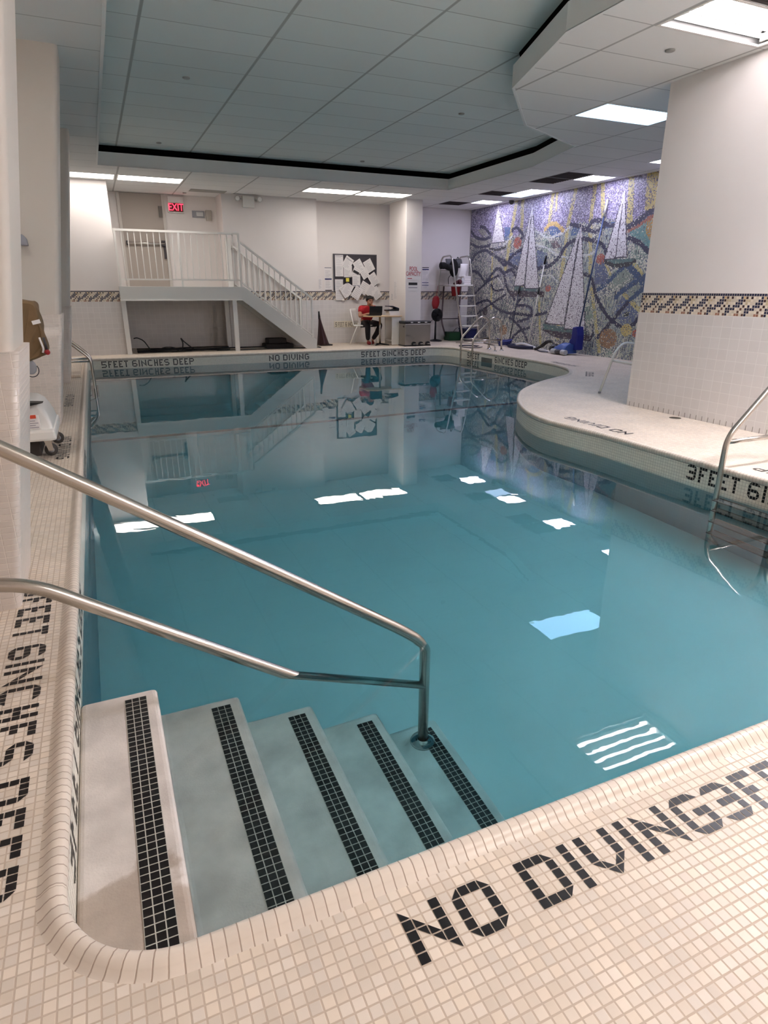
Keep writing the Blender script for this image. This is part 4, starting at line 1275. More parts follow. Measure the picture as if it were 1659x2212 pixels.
# ------------------------------------------------------------------ seated person, table, chair
def skin_body(name, joints, links, m, parent, root=0, sub=2):
    """joints: name -> ((x, y, z), (rx, ry)); one continuous skinned surface"""
    keys = list(joints)
    me = bpy.data.meshes.new(name)
    o0 = ORG[parent.name]
    me.from_pydata([tuple(Vector(joints[k][0]) - o0) for k in keys], [(keys.index(a), keys.index(b)) for a, b in links], [])
    ob = bpy.data.objects.new(name, me)
    COL.objects.link(ob)
    ORG[ob.name] = o0.copy()
    ob.parent = parent
    sk = ob.modifiers.new('skin', 'SKIN')
    sk.use_smooth_shade = True
    for k, key in enumerate(keys):
        r = joints[key][1]
        sv = me.skin_vertices[0].data[k]
        sv.radius = r if isinstance(r, tuple) else (r, r)
        sv.use_root = (k == root)
    sb = ob.modifiers.new('subdivision', 'SUBSURF')
    sb.levels = sub
    sb.render_levels = sub
    me.materials.append(m)
    return ob

SKIN = mat('skin', (176, 124, 98), 0.55)
PX, PY = 6.23, 15.12
t = thing('person', 'seated person in a red T-shirt and black trousers bent over a laptop', 'person', (PX, PY, 0.0))
def P_(x, y, z): return (PX + x, PY + y, z)
J = {'pelvis': (P_(0, 0.06, 0.52), (0.13, 0.11)), 'waist': (P_(0, 0.05, 0.64), (0.13, 0.10)), 'chest': (P_(0.0, 0.0, 0.80), (0.145, 0.10)), 'neckbase': (P_(0.01, -0.04, 0.89), (0.06, 0.055)), 'neck': (P_(0.02, -0.07, 0.93), (0.05, 0.05)),
     'jaw': (P_(0.03, -0.10, 0.975), (0.068, 0.076)), 'face': (P_(0.035, -0.10, 1.035), (0.086, 0.096)), 'skull': (P_(0.035, -0.085, 1.09), (0.076, 0.084)),
     'shoulder_r': (P_(-0.17, -0.02, 0.845), 0.062), 'elbow_r': (P_(-0.255, -0.12, 0.665), 0.044), 'wrist_r': (P_(-0.13, -0.32, 0.735), 0.028), 'palm_r': (P_(-0.08, -0.38, 0.745), (0.036, 0.018)),
     'shoulder_l': (P_(0.19, -0.02, 0.84), 0.062), 'elbow_l': (P_(0.22, -0.22, 0.735), 0.044), 'wrist_l': (P_(0.09, -0.22, 0.885), 0.028), 'palm_l': (P_(0.05, -0.215, 0.925), (0.036, 0.02)),
     'hip_r': (P_(-0.09, 0.03, 0.50), 0.085), 'knee_r': (P_(-0.115, -0.30, 0.50), 0.06), 'calf_r': (P_(-0.10, -0.26, 0.30), 0.052), 'ankle_r': (P_(-0.065, -0.20, 0.08), 0.035), 'toe_r': (P_(-0.07, -0.33, 0.035), 0.035),
     'hip_l': (P_(0.10, 0.03, 0.50), 0.085), 'knee_l': (P_(0.245, -0.26, 0.49), 0.06), 'calf_l': (P_(0.20, -0.18, 0.30), 0.052), 'ankle_l': (P_(0.10, -0.08, 0.09), 0.035), 'toe_l': (P_(0.06, -0.20, 0.04), 0.035)}
LK = [('pelvis', 'waist'), ('waist', 'chest'), ('chest', 'neckbase'), ('neckbase', 'neck'), ('neck', 'jaw'), ('jaw', 'face'), ('face', 'skull'), ('chest', 'shoulder_r'), ('shoulder_r', 'elbow_r'), ('elbow_r', 'wrist_r'), ('wrist_r', 'palm_r'),
      ('chest', 'shoulder_l'), ('shoulder_l', 'elbow_l'), ('elbow_l', 'wrist_l'), ('wrist_l', 'palm_l'), ('pelvis', 'hip_r'), ('hip_r', 'knee_r'), ('knee_r', 'calf_r'), ('calf_r', 'ankle_r'), ('ankle_r', 'toe_r'),
      ('pelvis', 'hip_l'), ('hip_l', 'knee_l'), ('knee_l', 'calf_l'), ('calf_l', 'ankle_l'), ('ankle_l', 'toe_l')]
def fingers(side, base, fwd_, sidev, curl):
    f, s, c = Vector(fwd_).normalized(), Vector(sidev).normalized(), Vector(curl).normalized()
    b = Vector(base)
    for k, ln in enumerate((0.030, 0.034, 0.032, 0.026)):
        o = b + s * (0.013 * (1.5 - k)) + f * 0.022
        n0, n1, n2 = 'f%s%da' % (side, k), 'f%s%db' % (side, k), 'f%s%dc' % (side, k)
        J[n0] = (tuple(o + f * ln * 0.6), 0.0085); J[n1] = (tuple(o + f * ln * 1.3 + c * 0.010), 0.008); J[n2] = (tuple(o + f * ln * 1.8 + c * 0.028), 0.007)
        LK.extend([('palm_' + side, n0), (n0, n1), (n1, n2)])
    J['t%sa' % side] = (tuple(b + s * 0.034 - f * 0.004 + c * 0.008), 0.010); J['t%sb' % side] = (tuple(b + s * 0.048 + f * 0.022 + c * 0.014), 0.009)
    LK.extend([('palm_' + side, 't%sa' % side), ('t%sa' % side, 't%sb' % side)])
fingers('r', J['palm_r'][0], (0.6, -0.75, 0.0), (0.75, 0.6, 0), (0, 0, -0.6))
fingers('l', J['palm_l'][0], (-0.45, 0.3, 0.8), (0.2, 0.9, 0), (-0.3, 0.8, 0.2))
body = skin_body('body', J, LK, SKIN, t)
sh = {'hem': (P_(0, 0.055, 0.535), (0.15, 0.128)), 'waist': (P_(0, 0.05, 0.65), (0.158, 0.125)), 'chest': (P_(0, 0.0, 0.80), (0.165, 0.12)), 'collar': (P_(0.01, -0.035, 0.895), (0.075, 0.068)),
      'sr': (P_(-0.17, -0.02, 0.845), 0.095), 'cr': (P_(-0.225, -0.085, 0.735), 0.078), 'sl': (P_(0.19, -0.02, 0.84), 0.095), 'cl': (P_(0.215, -0.13, 0.775), 0.078)}
skin_body('tshirt', sh, [('hem', 'waist'), ('waist', 'chest'), ('chest', 'collar'), ('chest', 'sr'), ('sr', 'cr'), ('chest', 'sl'), ('sl', 'cl')], mat('red_shirt', (176, 26, 36), 0.8), t)
tr = {'belt': (P_(0, 0.055, 0.56), (0.145, 0.12)), 'seat': (P_(0, 0.06, 0.50), (0.14, 0.11)), 'hr': (P_(-0.095, 0.0, 0.50), 0.098), 'kr': (P_(-0.115, -0.30, 0.50), 0.075), 'mr': (P_(-0.10, -0.26, 0.30), 0.068), 'ar': (P_(-0.068, -0.20, 0.10), 0.055),
      'hl': (P_(0.105, 0.0, 0.50), 0.098), 'kl': (P_(0.245, -0.26, 0.49), 0.075), 'ml': (P_(0.20, -0.18, 0.30), 0.068), 'al': (P_(0.105, -0.085, 0.11), 0.055)}
skin_body('trousers', tr, [('belt', 'seat'), ('seat', 'hr'), ('hr', 'kr'), ('kr', 'mr'), ('mr', 'ar'), ('seat', 'hl'), ('hl', 'kl'), ('kl', 'ml'), ('ml', 'al')], mat('black_trousers', (24, 20, 24), 0.85), t)
for s, a, b in (('r', 'ankle_r', 'toe_r'), ('l', 'ankle_l', 'toe_l')):
    A, B = Vector(J[a][0]), Vector(J[b][0])
    d = (B - A); d.z = 0; d.normalize()
    skin_body('shoe', {'heel': (tuple(A - d * 0.02 - Vector((0, 0, A.z - 0.05))), (0.044, 0.05)), 'mid': (tuple(A + d * 0.08 - Vector((0, 0, A.z - 0.046))), (0.046, 0.046)), 'toe': (tuple(B + d * 0.02 - Vector((0, 0, B.z - 0.034))), (0.046, 0.034))}, [('heel', 'mid'), ('mid', 'toe')], mat('red_shoe', (138, 32, 34), 0.6), t)
hx, hy, hz = P_(0.035, -0.08, 1.06)
mb = MB()
rows = []
for k in range(9):
    th = PI / 2 * k / 8 * 1.30
    row = []
    for j in range(24):
        a = 2 * PI * j / 24
        front = max(0.0, -math.sin(a))
        low = th * (1.0 - 0.40 * front)
        row.append((hx + 0.096 * math.sin(low) * math.cos(a), hy + 0.108 * math.sin(low) * math.sin(a), hz + 0.004 + 0.098 * math.cos(low)))
    rows.append(row)
mb.grid(rows, close_u=True)
mb.build('hair', mat('black_hair', (22, 18, 18), 0.8), t)
for x in (-0.028, 0.028):
    mb = MB(); mb.ball((hx + x, hy - 0.092, 1.040), 0.011, 8, sc=(1.2, 0.6, 0.8)); mb.build('eye', mat('dark_eye', (30, 22, 22), 0.3), body)
    mb = MB(); mb.bar((hx + x - 0.018, hy - 0.098, 1.058), (hx + x + 0.018, hy - 0.098, 1.058), 0.01, 0.007); mb.build('eyebrow', mat('black_hair', (22, 18, 18)), body)
    mb = MB(); mb.ball((hx + x * 2.95, hy + 0.01, 1.035), 0.024, 8, sc=(0.4, 0.8, 1.2)); mb.build('ear', SKIN, body)
mb = MB(); mb.ball((hx, hy - 0.108, 1.018), 0.017, 8, sc=(0.8, 1.0, 1.3)); mb.build('nose', SKIN, body)
mb = MB(); mb.ball((hx, hy - 0.090, 0.978), 0.02, 8, sc=(1.2, 0.4, 0.35)); mb.build('mouth', mat('lips', (140, 80, 74), 0.5), body)

t = thing('side_table', 'light wood side table on a steel leg, standing against the white column', 'table', (6.37, 14.66, 0))
mb = MB()
mb.prism([(5.95 + 0.24 + 0.24 * math.cos(a), 14.66 + 0.25 * math.sin(a)) for a in [PI * 0.5 + PI * k / 12 for k in range(13)]] + [(6.86, 14.41), (6.86, 14.91)], 'z', 0.675, 0.70)
mb.build('table_top', mat('light_wood', (206, 178, 140), 0.5, noise=0.06, nscale=12), t, bevel=0.004)
mb = MB(); mb.tube([(6.39, 14.70, 0.02), (6.39, 14.70, 0.675)], 0.024, 14); mb.build('leg', STEEL, t)
mb = MB()
for b in ((6.55, 14.50), (6.20, 14.52), (6.39, 14.93)):
    mb.tube([(6.39, 14.70, 0.035), (b[0], b[1], 0.015)], [0.02, 0.013], 8)
mb.build('foot', BLACKPLASTIC, t)
mb = MB()
mb.box((6.60, 14.44, 0.02), (6.84, 14.46, 0.675)); mb.box((6.60, 14.86, 0.02), (6.84, 14.88, 0.675)); mb.box((6.60, 14.46, 0.10), (6.62, 14.86, 0.13))
mb.build('side_support', WHITEPAINT, t)

t = thing('laptop', 'open black laptop seen from behind its screen on the side table', 'laptop', (6.22, 14.62, 0.70))
R = Matrix.Rotation(math.radians(-8), 3, 'Z')
mb = MB(); mb.box((6.06, 14.56, 0.7005), (6.38, 14.80, 0.718), R=R); mb.build('keyboard_base', BLACKPLASTIC, t, bevel=0.004)
mb = MB(); mb.box((6.06, 14.545, 0.715), (6.38, 14.557, 0.925), R=Matrix.Rotation(math.radians(-8), 3, 'Z') @ Matrix.Rotation(math.radians(10), 3, 'X')); mb.build('screen', BLACKPLASTIC, t, bevel=0.004)
for k, (z, lab) in enumerate(((0.701, 'lower white paper stack on the side table by the column'), (0.752, 'upper white paper stack on the side table, under the black tray'))):
    mb = MB(); mb.box((6.56, 14.50, z), (6.84 - 0.02 * k, 14.74, z + 0.05), R=Matrix.Rotation(math.radians(4 - 7 * k), 3, 'Z'))
    tag(mb.build('paper_stack', PAPER, bevel=0.003), lab, 'papers')
t = thing('file_tray', 'black sloping desk tray gaping open on top of the papers', 'desk tray', (6.68, 14.62, 0.803))
mb = MB(); mb.prism([(6.52, 0.805), (6.82, 0.805), (6.83, 0.86), (6.79, 0.88), (6.70, 0.845), (6.52, 0.835)], 'y', 14.52, 14.74); mb.build('tray_base', BLACKPLASTIC, t, bevel=0.006)
mb = MB(); mb.prism([(6.54, 0.925), (6.66, 0.925), (6.82, 0.875), (6.83, 0.86), (6.80, 0.855), (6.65, 0.905), (6.54, 0.905)], 'y', 14.52, 14.74); mb.build('tray_lid', mat('navy_plastic', (36, 38, 58), 0.4), t, bevel=0.005)

def stack_chair(name, label, loc, rz, cat='chair'):
    t = thing(name, label, cat, loc)
    t.rotation_euler = (0, 0, rz)
    ORG[t.name] = Vector((0, 0, 0))
    for s in (-1, 1):
        mb = MB()
        mb.tube(round_path([(0.24 * s, -0.26, 0), (0.24 * s, -0.22, 0.44), (0.24 * s, -0.18, 0.46), (0.23 * s, 0.2, 0.44), (0.22 * s, 0.29, 0.84)], [0.04, 0.03, 0.06]), 0.014, 10)
        mb.build('side_frame', WHITEPAINT, t)
        mb = MB()
        mb.tube(round_path([(0.235 * s, 0.10, 0.45), (0.25 * s, 0.30, 0.0)], 0.02), 0.013, 10)
        mb.build('rear_leg', WHITEPAINT, t)
    mb = MB(); mb.box((-0.235, -0.24, 0.445), (0.235, 0.22, 0.47)); mb.build('seat', WHITEPLASTIC, t, bevel=0.01)
    mb = MB()
    mb.grid([[(-0.225 + 0.45 * j / 8, 0.215 + 0.075 * k / 5 + 0.03 * (1 - (2 * j / 8 - 1) ** 2), 0.50 + 0.35 * k / 5) for j in range(9)] for k in range(6)])
    o = mb.build('backrest', WHITEPLASTIC, t)
    o.modifiers.new('thickness', 'SOLIDIFY').thickness = 0.012
    return t
stack_chair('chair', 'white chair under the seated person', (PX - 0.06, 15.20, 0), math.radians(52))

# ------------------------------------------------------------------ recycling bin, fan
t = thing('recycling_bin', 'steel three-pedal waste bin with a black lid in front of the white column', 'waste bin', (7.12, 14.24, 0))
mb = MB(); mb.box((6.775, 14.07, 0.015), (7.465, 14.41, 0.525)); mb.build('body', mat('bin_steel', (158, 152, 144), 0.38, 0.85), t, bevel=0.015)
mb = MB(); mb.box((6.765, 14.06, 0.525), (7.475, 14.42, 0.585)); mb.build('lid', BLACKPLASTIC, t, bevel=0.02)
mb = MB(); mb.box((6.765, 14.06, 0.0), (7.475, 14.42, 0.03)); mb.build('base_rim', BLACKPLASTIC, t, bevel=0.005)
for k in range(3):
    x = 7.01 + 0.19 * k
    mb = MB()
    mb.prism([(x - 0.062, 0.0), (x + 0.062, 0.0)] + [(x + 0.062 * math.cos(a), 0.055 + 0.05 * math.sin(a)) for a in [PI * j / 10 for j in range(11)]], 'y', 14.045, 14.07)
    mb.build('pedal_recess', BLACKPLASTIC, t)
    mb = MB(); mb.box((x - 0.035, 14.0, 0.05), (x + 0.035, 14.05, 0.063)); mb.build('pedal', ALU, t)
    mb = MB(); mb.box((x - 0.03 - 0.06, 14.055, 0.545), (x + 0.03 - 0.06, 14.0605, 0.565)); mb.build('lid_label', PAPER, t)
mb = MB(); mb.box((6.771, 14.12, 0.44), (6.776, 14.18, 0.48)); mb.build('side_grip', BLACKPLASTIC, t)

FX, FY = 8.26, 15.30
t = thing('pedestal_fan', 'black pedestal fan on the floor next to the waste bin', 'fan', (FX, FY, 0))
mb = MB(); mb.lathe([(0.0, 0.055), (0.05, 0.05), (0.16, 0.028), (0.185, 0.012), (0.185, 0.0), (0.0, 0.0)], (FX, FY, 0.001)); mb.build('base', BLACKPLASTIC, t)
mb = MB(); mb.tube([(FX, FY, 0.04), (FX, FY, 0.30), (FX, FY, 0.62)], [0.028, 0.024, 0.02], 12); mb.build('pole', BLACKPLASTIC, t)
mb = MB(); mb.lathe([(0.0, 0.0), (0.05, 0.0), (0.06, 0.05), (0.05, 0.12), (0.0, 0.13)], (FX, FY - 0.06, 0.67), 'y', 16); mb.build('motor', BLACKPLASTIC, t)
mb = MB()
for rr_ in (0.03, 0.045, 0.06, 0.075, 0.09, 0.105, 0.12, 0.135, 0.15, 0.163):
    for dy in (-0.105, -0.055):
        mb.tube([(FX + rr_ * math.cos(2 * PI * k / 24), FY + dy + (0.02 if rr_ > 0.15 else 0) * (1 if dy < -0.08 else -1), 0.67 + rr_ * math.sin(2 * PI * k / 24)) for k in range(25)], 0.0035, 5, caps=False)
for k in range(28):
    a = 2 * PI * k / 28
    mb.tube([(FX + 0.02 * math.cos(a), FY - 0.107, 0.67 + 0.02 * math.sin(a)), (FX + 0.163 * math.cos(a), FY - 0.082, 0.67 + 0.163 * math.sin(a))], 0.002, 4)
    mb.tube([(FX + 0.04 * math.cos(a), FY - 0.05, 0.67 + 0.04 * math.sin(a)), (FX + 0.163 * math.cos(a), FY - 0.078, 0.67 + 0.163 * math.sin(a))], 0.002, 4)
mb.lathe([(0.0, -0.045), (0.155, -0.048), (0.16, -0.055)], (FX, FY, 0.67), 'y', 24)
mb.build('guard', BLACKPLASTIC, t)
for k in range(4):
    a = PI / 2 * k + 0.4
    mb = MB()
    rows = []
    for j in range(5):
        r_ = 0.03 + 0.115 * j / 4
        wd = 0.5 + 0.08 * j
        rows.append([(FX + r_ * math.cos(a + wd * (i_ / 4 - 0.5) * 1.6), FY - 0.08 + 0.02 * (i_ / 4 - 0.5), 0.67 + r_ * math.sin(a + wd * (i_ / 4 - 0.5) * 1.6)) for i_ in range(5)])
    mb.grid(rows)
    o = mb.build('fan_blade', BLACKPLASTIC, t)
    o.modifiers.new('thickness', 'SOLIDIFY').thickness = 0.003
mb = MB(); mb.tube(smooth_path([(FX, FY + 0.05, 0.60), (8.1, 15.42, 0.42), (7.98, 15.5, 0.2), (8.0, 15.66, 0.02)]), 0.006, 6); mb.build('power_cord', BLACKPLASTIC, t)

# ------------------------------------------------------------------ lifeguard chair and what hangs on it
t = thing('lifeguard_chair', 'tall tubular steel lifeguard chair with white steps in the far corner', 'lifeguard chair', (8.85, 15.05, 0))
fb = [Vector((8.69, 14.56, 0)), Vector((9.19, 14.56, 0))]
ft = [Vector((8.53, 15.0, 2.03)), Vector((9.05, 15.0, 2.03))]
for k in range(2):
    x = ft[k].x
    mb = MB(); mb.tube(round_path([fb[k], ft[k] - (ft[k] - fb[k]).normalized() * 0.0, ft[k] + Vector((0.0, 0.10, 0.09)), Vector((x, 15.50, 2.11)), Vector((x - 0.02, 15.58, 1.95)), Vector((x - 0.06, 15.58, 1.02))], [0.05, 0.06, 0.08, 0.06]), 0.021, 12); mb.build('front_rail', ALU, t)
    mb = MB(); mb.tube(round_path([Vector((x + 0.06, 15.50, 1.40)), Vector((x + 0.02, 15.50, 0.50)), Vector((x + 0.20, 15.52, 0.0))], 0.1), 0.021, 12); mb.build('rear_leg', mat('rear_leg_steel', (120, 108, 112), 0.4, 0.8), t)
    mb = MB(); mb.tube([Vector((x - 0.02, 15.1, 1.40)), Vector((x - 0.04, 15.58, 1.40))], 0.015, 8); mb.build('seat_rail', ALU, t)
def railp(k, z):
    f = z / 2.03
    return fb[k] + (ft[k] - fb[k]) * f
for z in (0.41, 0.655, 0.90, 1.148):
    a, b = railp(0, z), railp(1, z)
    mb = MB()
    n = 8
    rows = []
    for yy, zz in ((-0.06, 0.0), (-0.06, 0.02), (0.07, 0.02), (0.07, 0.0)):
        rows.append([a + (b - a) * j / n + Vector((0, yy - (0.02 * math.sin(PI * j / n) if yy < 0 else 0), zz - 0.014 * math.sin(PI * j / n) * (1 if zz == 0 else 0))) for j in range(n + 1)])
    mb.grid(rows + [rows[0]], smooth=False)
    mb.build('step', WHITEPLASTIC, t)
mb = MB(); mb.box((8.56, 14.84, 1.385), (9.09, 15.55, 1.425)); mb.build('seat', WHITEPLASTIC, t, bevel=0.01)
mb = MB(); mb.tube([(8.56, 15.50, 0.56), (9.08, 15.50, 0.56)], 0.012, 8); mb.tube([(8.50, 15.58, 0.56), (8.60, 15.50, 0.56)], 0.012, 8); mb.build('cross_brace', mat('rear_leg_steel', (120, 108, 112)), t)
mb = MB(); mb.tube([(8.52, 15.58, 1.78), (9.04, 15.58, 1.78)], 0.012, 8); mb.build('back_bar', ALU, t)
mb = MB()
mb.grid([[(8.56 + 0.47 * j / 8, 15.40 - 0.05 * math.sin(PI * k / 5), 1.84 + 0.22 * k / 5) for j in range(9)] for k in range(6)])
o = mb.build('backrest', mat('backrest_grey', (92, 92, 96), 0.7), t)
o.modifiers.new('thickness', 'SOLIDIFY').thickness = 0.03

mb = MB()
mb.tube(smooth_path([(8.30, 15.2, 1.88), (8.42, 15.2, 1.88), (8.55, 15.2, 1.84), (8.70, 15.2, 1.82)]), [0.07] + [0.085] * 8 + [0.07] * 8 + [0.075] * 7 + [0.05], 14)
tag(mb.build('rolled_bag', mat('black_cloth', (20, 18, 20), 0.9)), 'black rolled bag sticking out of the side of the lifeguard chair', 'bag')
t = thing('backpack', 'dark backpack hanging inside the lifeguard chair behind a white paper', 'backpack', (8.72, 15.2, 1.62))
mb = MB(); mb.ball((8.72, 15.24, 1.83), 0.19, 10, sc=(0.65, 0.55, 1.15)); mb.build('bag_body', mat('black_cloth', (20, 18, 20)), t)
mb = MB(); mb.tube(smooth_path([(8.62, 15.2, 1.66), (8.55, 15.2, 1.58), (8.56, 15.2, 1.43)]), 0.008, 6); mb.tube(smooth_path([(8.74, 15.14, 2.02), (8.78, 15.16, 2.09), (8.84, 15.2, 2.04)]), 0.01, 6); mb.build('strap', mat('black_cloth', (20, 18, 20)), t)
mb = MB()
mb.grid([[(8.79 + 0.22 * j / 3 - 0.07 * k / 8, 15.02 - 0.03 * math.sin(PI * k / 8), 1.93 - 0.34 * k / 8) for j in range(4)] for k in range(9)])
o = tag(mb.build('paper_notice', PAPER), 'curling white printed paper hanging at the top of the lifeguard chair', 'paper notice')
o.modifiers.new('thickness', 'SOLIDIFY').thickness = 0.002
mb = MB()
for k in range(3):
    mb.face([(8.83, 14.999, 1.80 - 0.02 * k), (8.93, 14.999, 1.80 - 0.02 * k), (8.93, 14.999, 1.792 - 0.02 * k), (8.83, 14.999, 1.792 - 0.02 * k)])
mb.build('printed_lines', INK, o, weld=False)
for k in range(4):
    z = 1.426 + 0.052 * k
    mb = MB(); mb.box((8.84, 14.90, z), (9.05, 15.10, z + 0.050), R=Matrix.Rotation(math.radians((3, -4, 2, -2)[k]), 3, 'Z'))
    tag(mb.build('paper_box', PAPER, bevel=0.006), ('lowest', 'second lowest', 'third', 'topmost')[k] + ' white box stacked on the lifeguard chair seat', 'box', 'white boxes on the lifeguard chair seat')
mb = MB(); mb.ball((8.73, 14.93, 1.49), 0.07, 10, sc=(0.9, 0.9, 0.9)); mb.tube([(8.58, 14.98, 1.44), (8.68, 14.94, 1.48)], [0.02, 0.05], 10)
tag(mb.build('cap', mat('dark_red_cloth', (70, 26, 34), 0.9)), 'dark red cap on the lifeguard chair seat', 'cap')
mb = MB(); mb.lathe([(0.0, 0.0), (0.04, 0.0), (0.04, 0.10), (0.022, 0.135), (0.022, 0.16), (0.0, 0.16)], (8.80, 14.90, 1.426), n=14)
tag(mb.build('bottle', mat('bottle_white', (200, 200, 204), 0.3)), 'small pale bottle beside the white boxes on the lifeguard chair', 'bottle')
t = thing('bucket', 'red bucket hanging under the lifeguard chair seat', 'bucket', (8.78, 15.2, 1.14))
mb = MB(); mb.lathe([(0.0, 0.0), (0.095, 0.0), (0.125, 0.23), (0.13, 0.235), (0.115, 0.23), (0.09, 0.01), (0.0, 0.01)], (8.78, 15.2, 1.14)); mb.build('bucket_body', RED, t)
mb = MB(); mb.tube([(8.78 + 0.125 * math.cos(a), 15.2, 1.37 + 0.10 * math.sin(a)) for a in [PI * k / 10 for k in range(11)]], 0.004, 6); mb.build('handle', ALU, t)
mb = MB()
rows = []
for k in range(9):
    f = k / 8
    z = 1.14 - 0.32 * f
    wd = 0.05 + 0.055 * math.sin(PI * min(f * 1.1, 1)) ** 0.7 + 0.02 * f
    rows.append([(8.32 + 0.02 * (1 - f) + wd * math.cos(2 * PI * j / 14), 15.45 + 0.035 * math.sin(2 * PI * j / 14), z) for j in range(14)])
mb.grid(rows, close_u=True)
mb.face(rows[0][::-1]); mb.face(rows[-1])
ro = tag(mb.build('rescue_buoy', RED), 'red rescue float hanging above the pedestal fan', 'rescue float')
mb = MB(); mb.tube([(8.34, 15.45, 1.12), (8.44, 15.56, 1.40)], 0.006, 6); mb.build('hanging_strap', RED, ro)
t = thing('crate', 'dark green plastic tub on the floor under the lifeguard chair', 'tub', (8.83, 15.40, 0))
mb = MB()
mb.prism([(8.68, 15.28), (9.02, 15.28), (9.02, 15.55), (8.68, 15.55)], 'z', 0.002, 0.012)
for a in (((8.68, 15.28), (9.02, 15.30)), ((8.68, 15.53), (9.02, 15.55)), ((8.68, 15.30), (8.70, 15.53)), ((9.0, 15.30), (9.02, 15.53))):
    mb.box((a[0][0], a[0][1], 0.012), (a[1][0], a[1][1], 0.22))
mb.build('tub_body', GREEN, t)
mb = MB(); mb.box((8.67, 15.27, 0.205), (9.03, 15.56, 0.225)); mb.build('tub_lid', mat('dark_green', (18, 54, 36), 0.5), t, bevel=0.004)
mb = MB(); mb.tube(smooth_path([(8.84, 15.35, 0.225), (8.92, 15.3, 0.33), (9.05, 15.25, 0.30), (9.1, 15.2, 0.2)]), 0.006, 6); mb.build('handle', BLACKPLASTIC, t)
mb = MB(); mb.box((9.10, 15.10, 0.001), (9.42, 15.50, 0.30)); mb.box((9.085, 15.085, 0.28), (9.435, 15.515, 0.31))
tag(mb.build('storage_box', mat('navy_box', (26, 34, 84), 0.5), bevel=0.012), 'navy blue storage box behind the lifeguard chair steps', 'box')

# ------------------------------------------------------------------ pool cleaning gear along the mural
t = thing('vacuum_pole', 'long blue-grey pole with a white tip leaning on the mural above the pool cleaner', 'pole', (9.24, 10.80, 0.05))
A, B = Vector((9.22, 10.84, 0.20)), Vector((9.425, 10.58, 2.957))
mb = MB(); mb.tube([A, A + (B - A) * 0.90], 0.016, 10); mb.build('shaft', mat('pole_blue', (62, 78, 112), 0.35, 0.4), t)
mb = MB(); mb.tube([A + (B - A) * 0.89, B], 0.021, 10); mb.build('grip', WHITEPLASTIC, t)
t = thing('brush_pole', 'white pole with a black top grip leaning on the mural between the two tallest sails', 'pole', (9.30, 12.75, 0.0))
A, B = Vector((9.365, 12.72, 0.0)), Vector((9.425, 12.36, 2.0))
mb = MB(); mb.tube([A, B], 0.014, 10); mb.build('shaft', WHITEPAINT, t)
mb = MB(); mb.tube([A + (B - A) * 0.92, A + (B - A) * 1.01], 0.02, 10); mb.tube([A + (B - A) * 0.60, A + (B - A) * 0.68], 0.019, 10); mb.build('grip', BLACKPLASTIC, t)
t = thing('dark_pole', 'short dark pole leaning on the mural just right of the ladder rails', 'pole', (9.3, 13.35, 0.0))
mb = MB(); mb.tube([(9.32, 13.42, 0.0), (9.43, 13.28, 1.36)], 0.012, 8); mb.build('shaft', mat('pole_dark', (58, 62, 78), 0.5), t)
mb = MB(); mb.tube([(9.418, 13.295, 1.20), (9.432, 13.277, 1.38)], 0.018, 8); mb.build('grip', BLACKPLASTIC, t)

t = thing('pool_cleaner', 'blue and black pool cleaning machine on the deck in front of the mural', 'pool cleaner', (9.1, 11.05, 0))
mb = MB()
mb.prism([(10.72, 0.10), (10.98, 0.10), (10.95, 0.30), (10.90, 0.34), (10.89, 0.56), (10.76, 0.58), (10.72, 0.40)], 'x', 9.13, 9.32)
mb.build('upright_caddy', BLUE, t, bevel=0.02)
mb = MB()
rows = []
for k in range(9):
    f = k / 8
    yy = 10.80 + 0.42 * f
    h = 0.20 + 0.05 * math.sin(PI * f) - 0.08 * f
    rows.append([(9.06 + 0.17 * math.cos(a), yy, 0.03 + h * math.sin(a)) for a in [PI * j / 12 for j in range(13)]])
mb.grid(rows)
mb.face(rows[0]); mb.face(rows[-1][::-1])
mb.build('shell', MIDBLUE, t)
mb = MB(); mb.ball((9.02, 11.26, 0.10), 0.12, 10, sc=(1.1, 0.9, 0.85)); mb.build('motor_cover', BLACKPLASTIC, t)
for k, y in enumerate((10.74, 11.06)):
    mb = MB()
    mb.tube([(8.90, y - 0.0, 0.06), (8.90, y + 0.14, 0.06)], 0.055, 16)
    mb.build('roller', mat('roller_grey', (170, 172, 176), 0.5), t, bevel=0.01)
mb = MB(); mb.tube([(8.90, 10.86, 0.06), (8.90, 11.08, 0.06)], 0.045, 14); mb.build('roller_axle', mat('dark_hardware', (62, 58, 62)), t)
mb = MB(); mb.tube(smooth_path([(9.05, 11.30, 0.17), (9.08, 11.48, 0.23), (9.10, 11.66, 0.20), (9.08, 11.82, 0.10), (9.0, 11.95, 0.03)]), [0.02] * 8 + [0.035] * 8 + [0.04] * 8 + [0.03] * 8 + [0.012], 10); mb.build('swivel_float', BLACKPLASTIC, t)
mb = MB(); mb.box((8.98, 11.34, 0.0), (9.10, 11.62, 0.03)); mb.build('side_plate', PAPER, t)

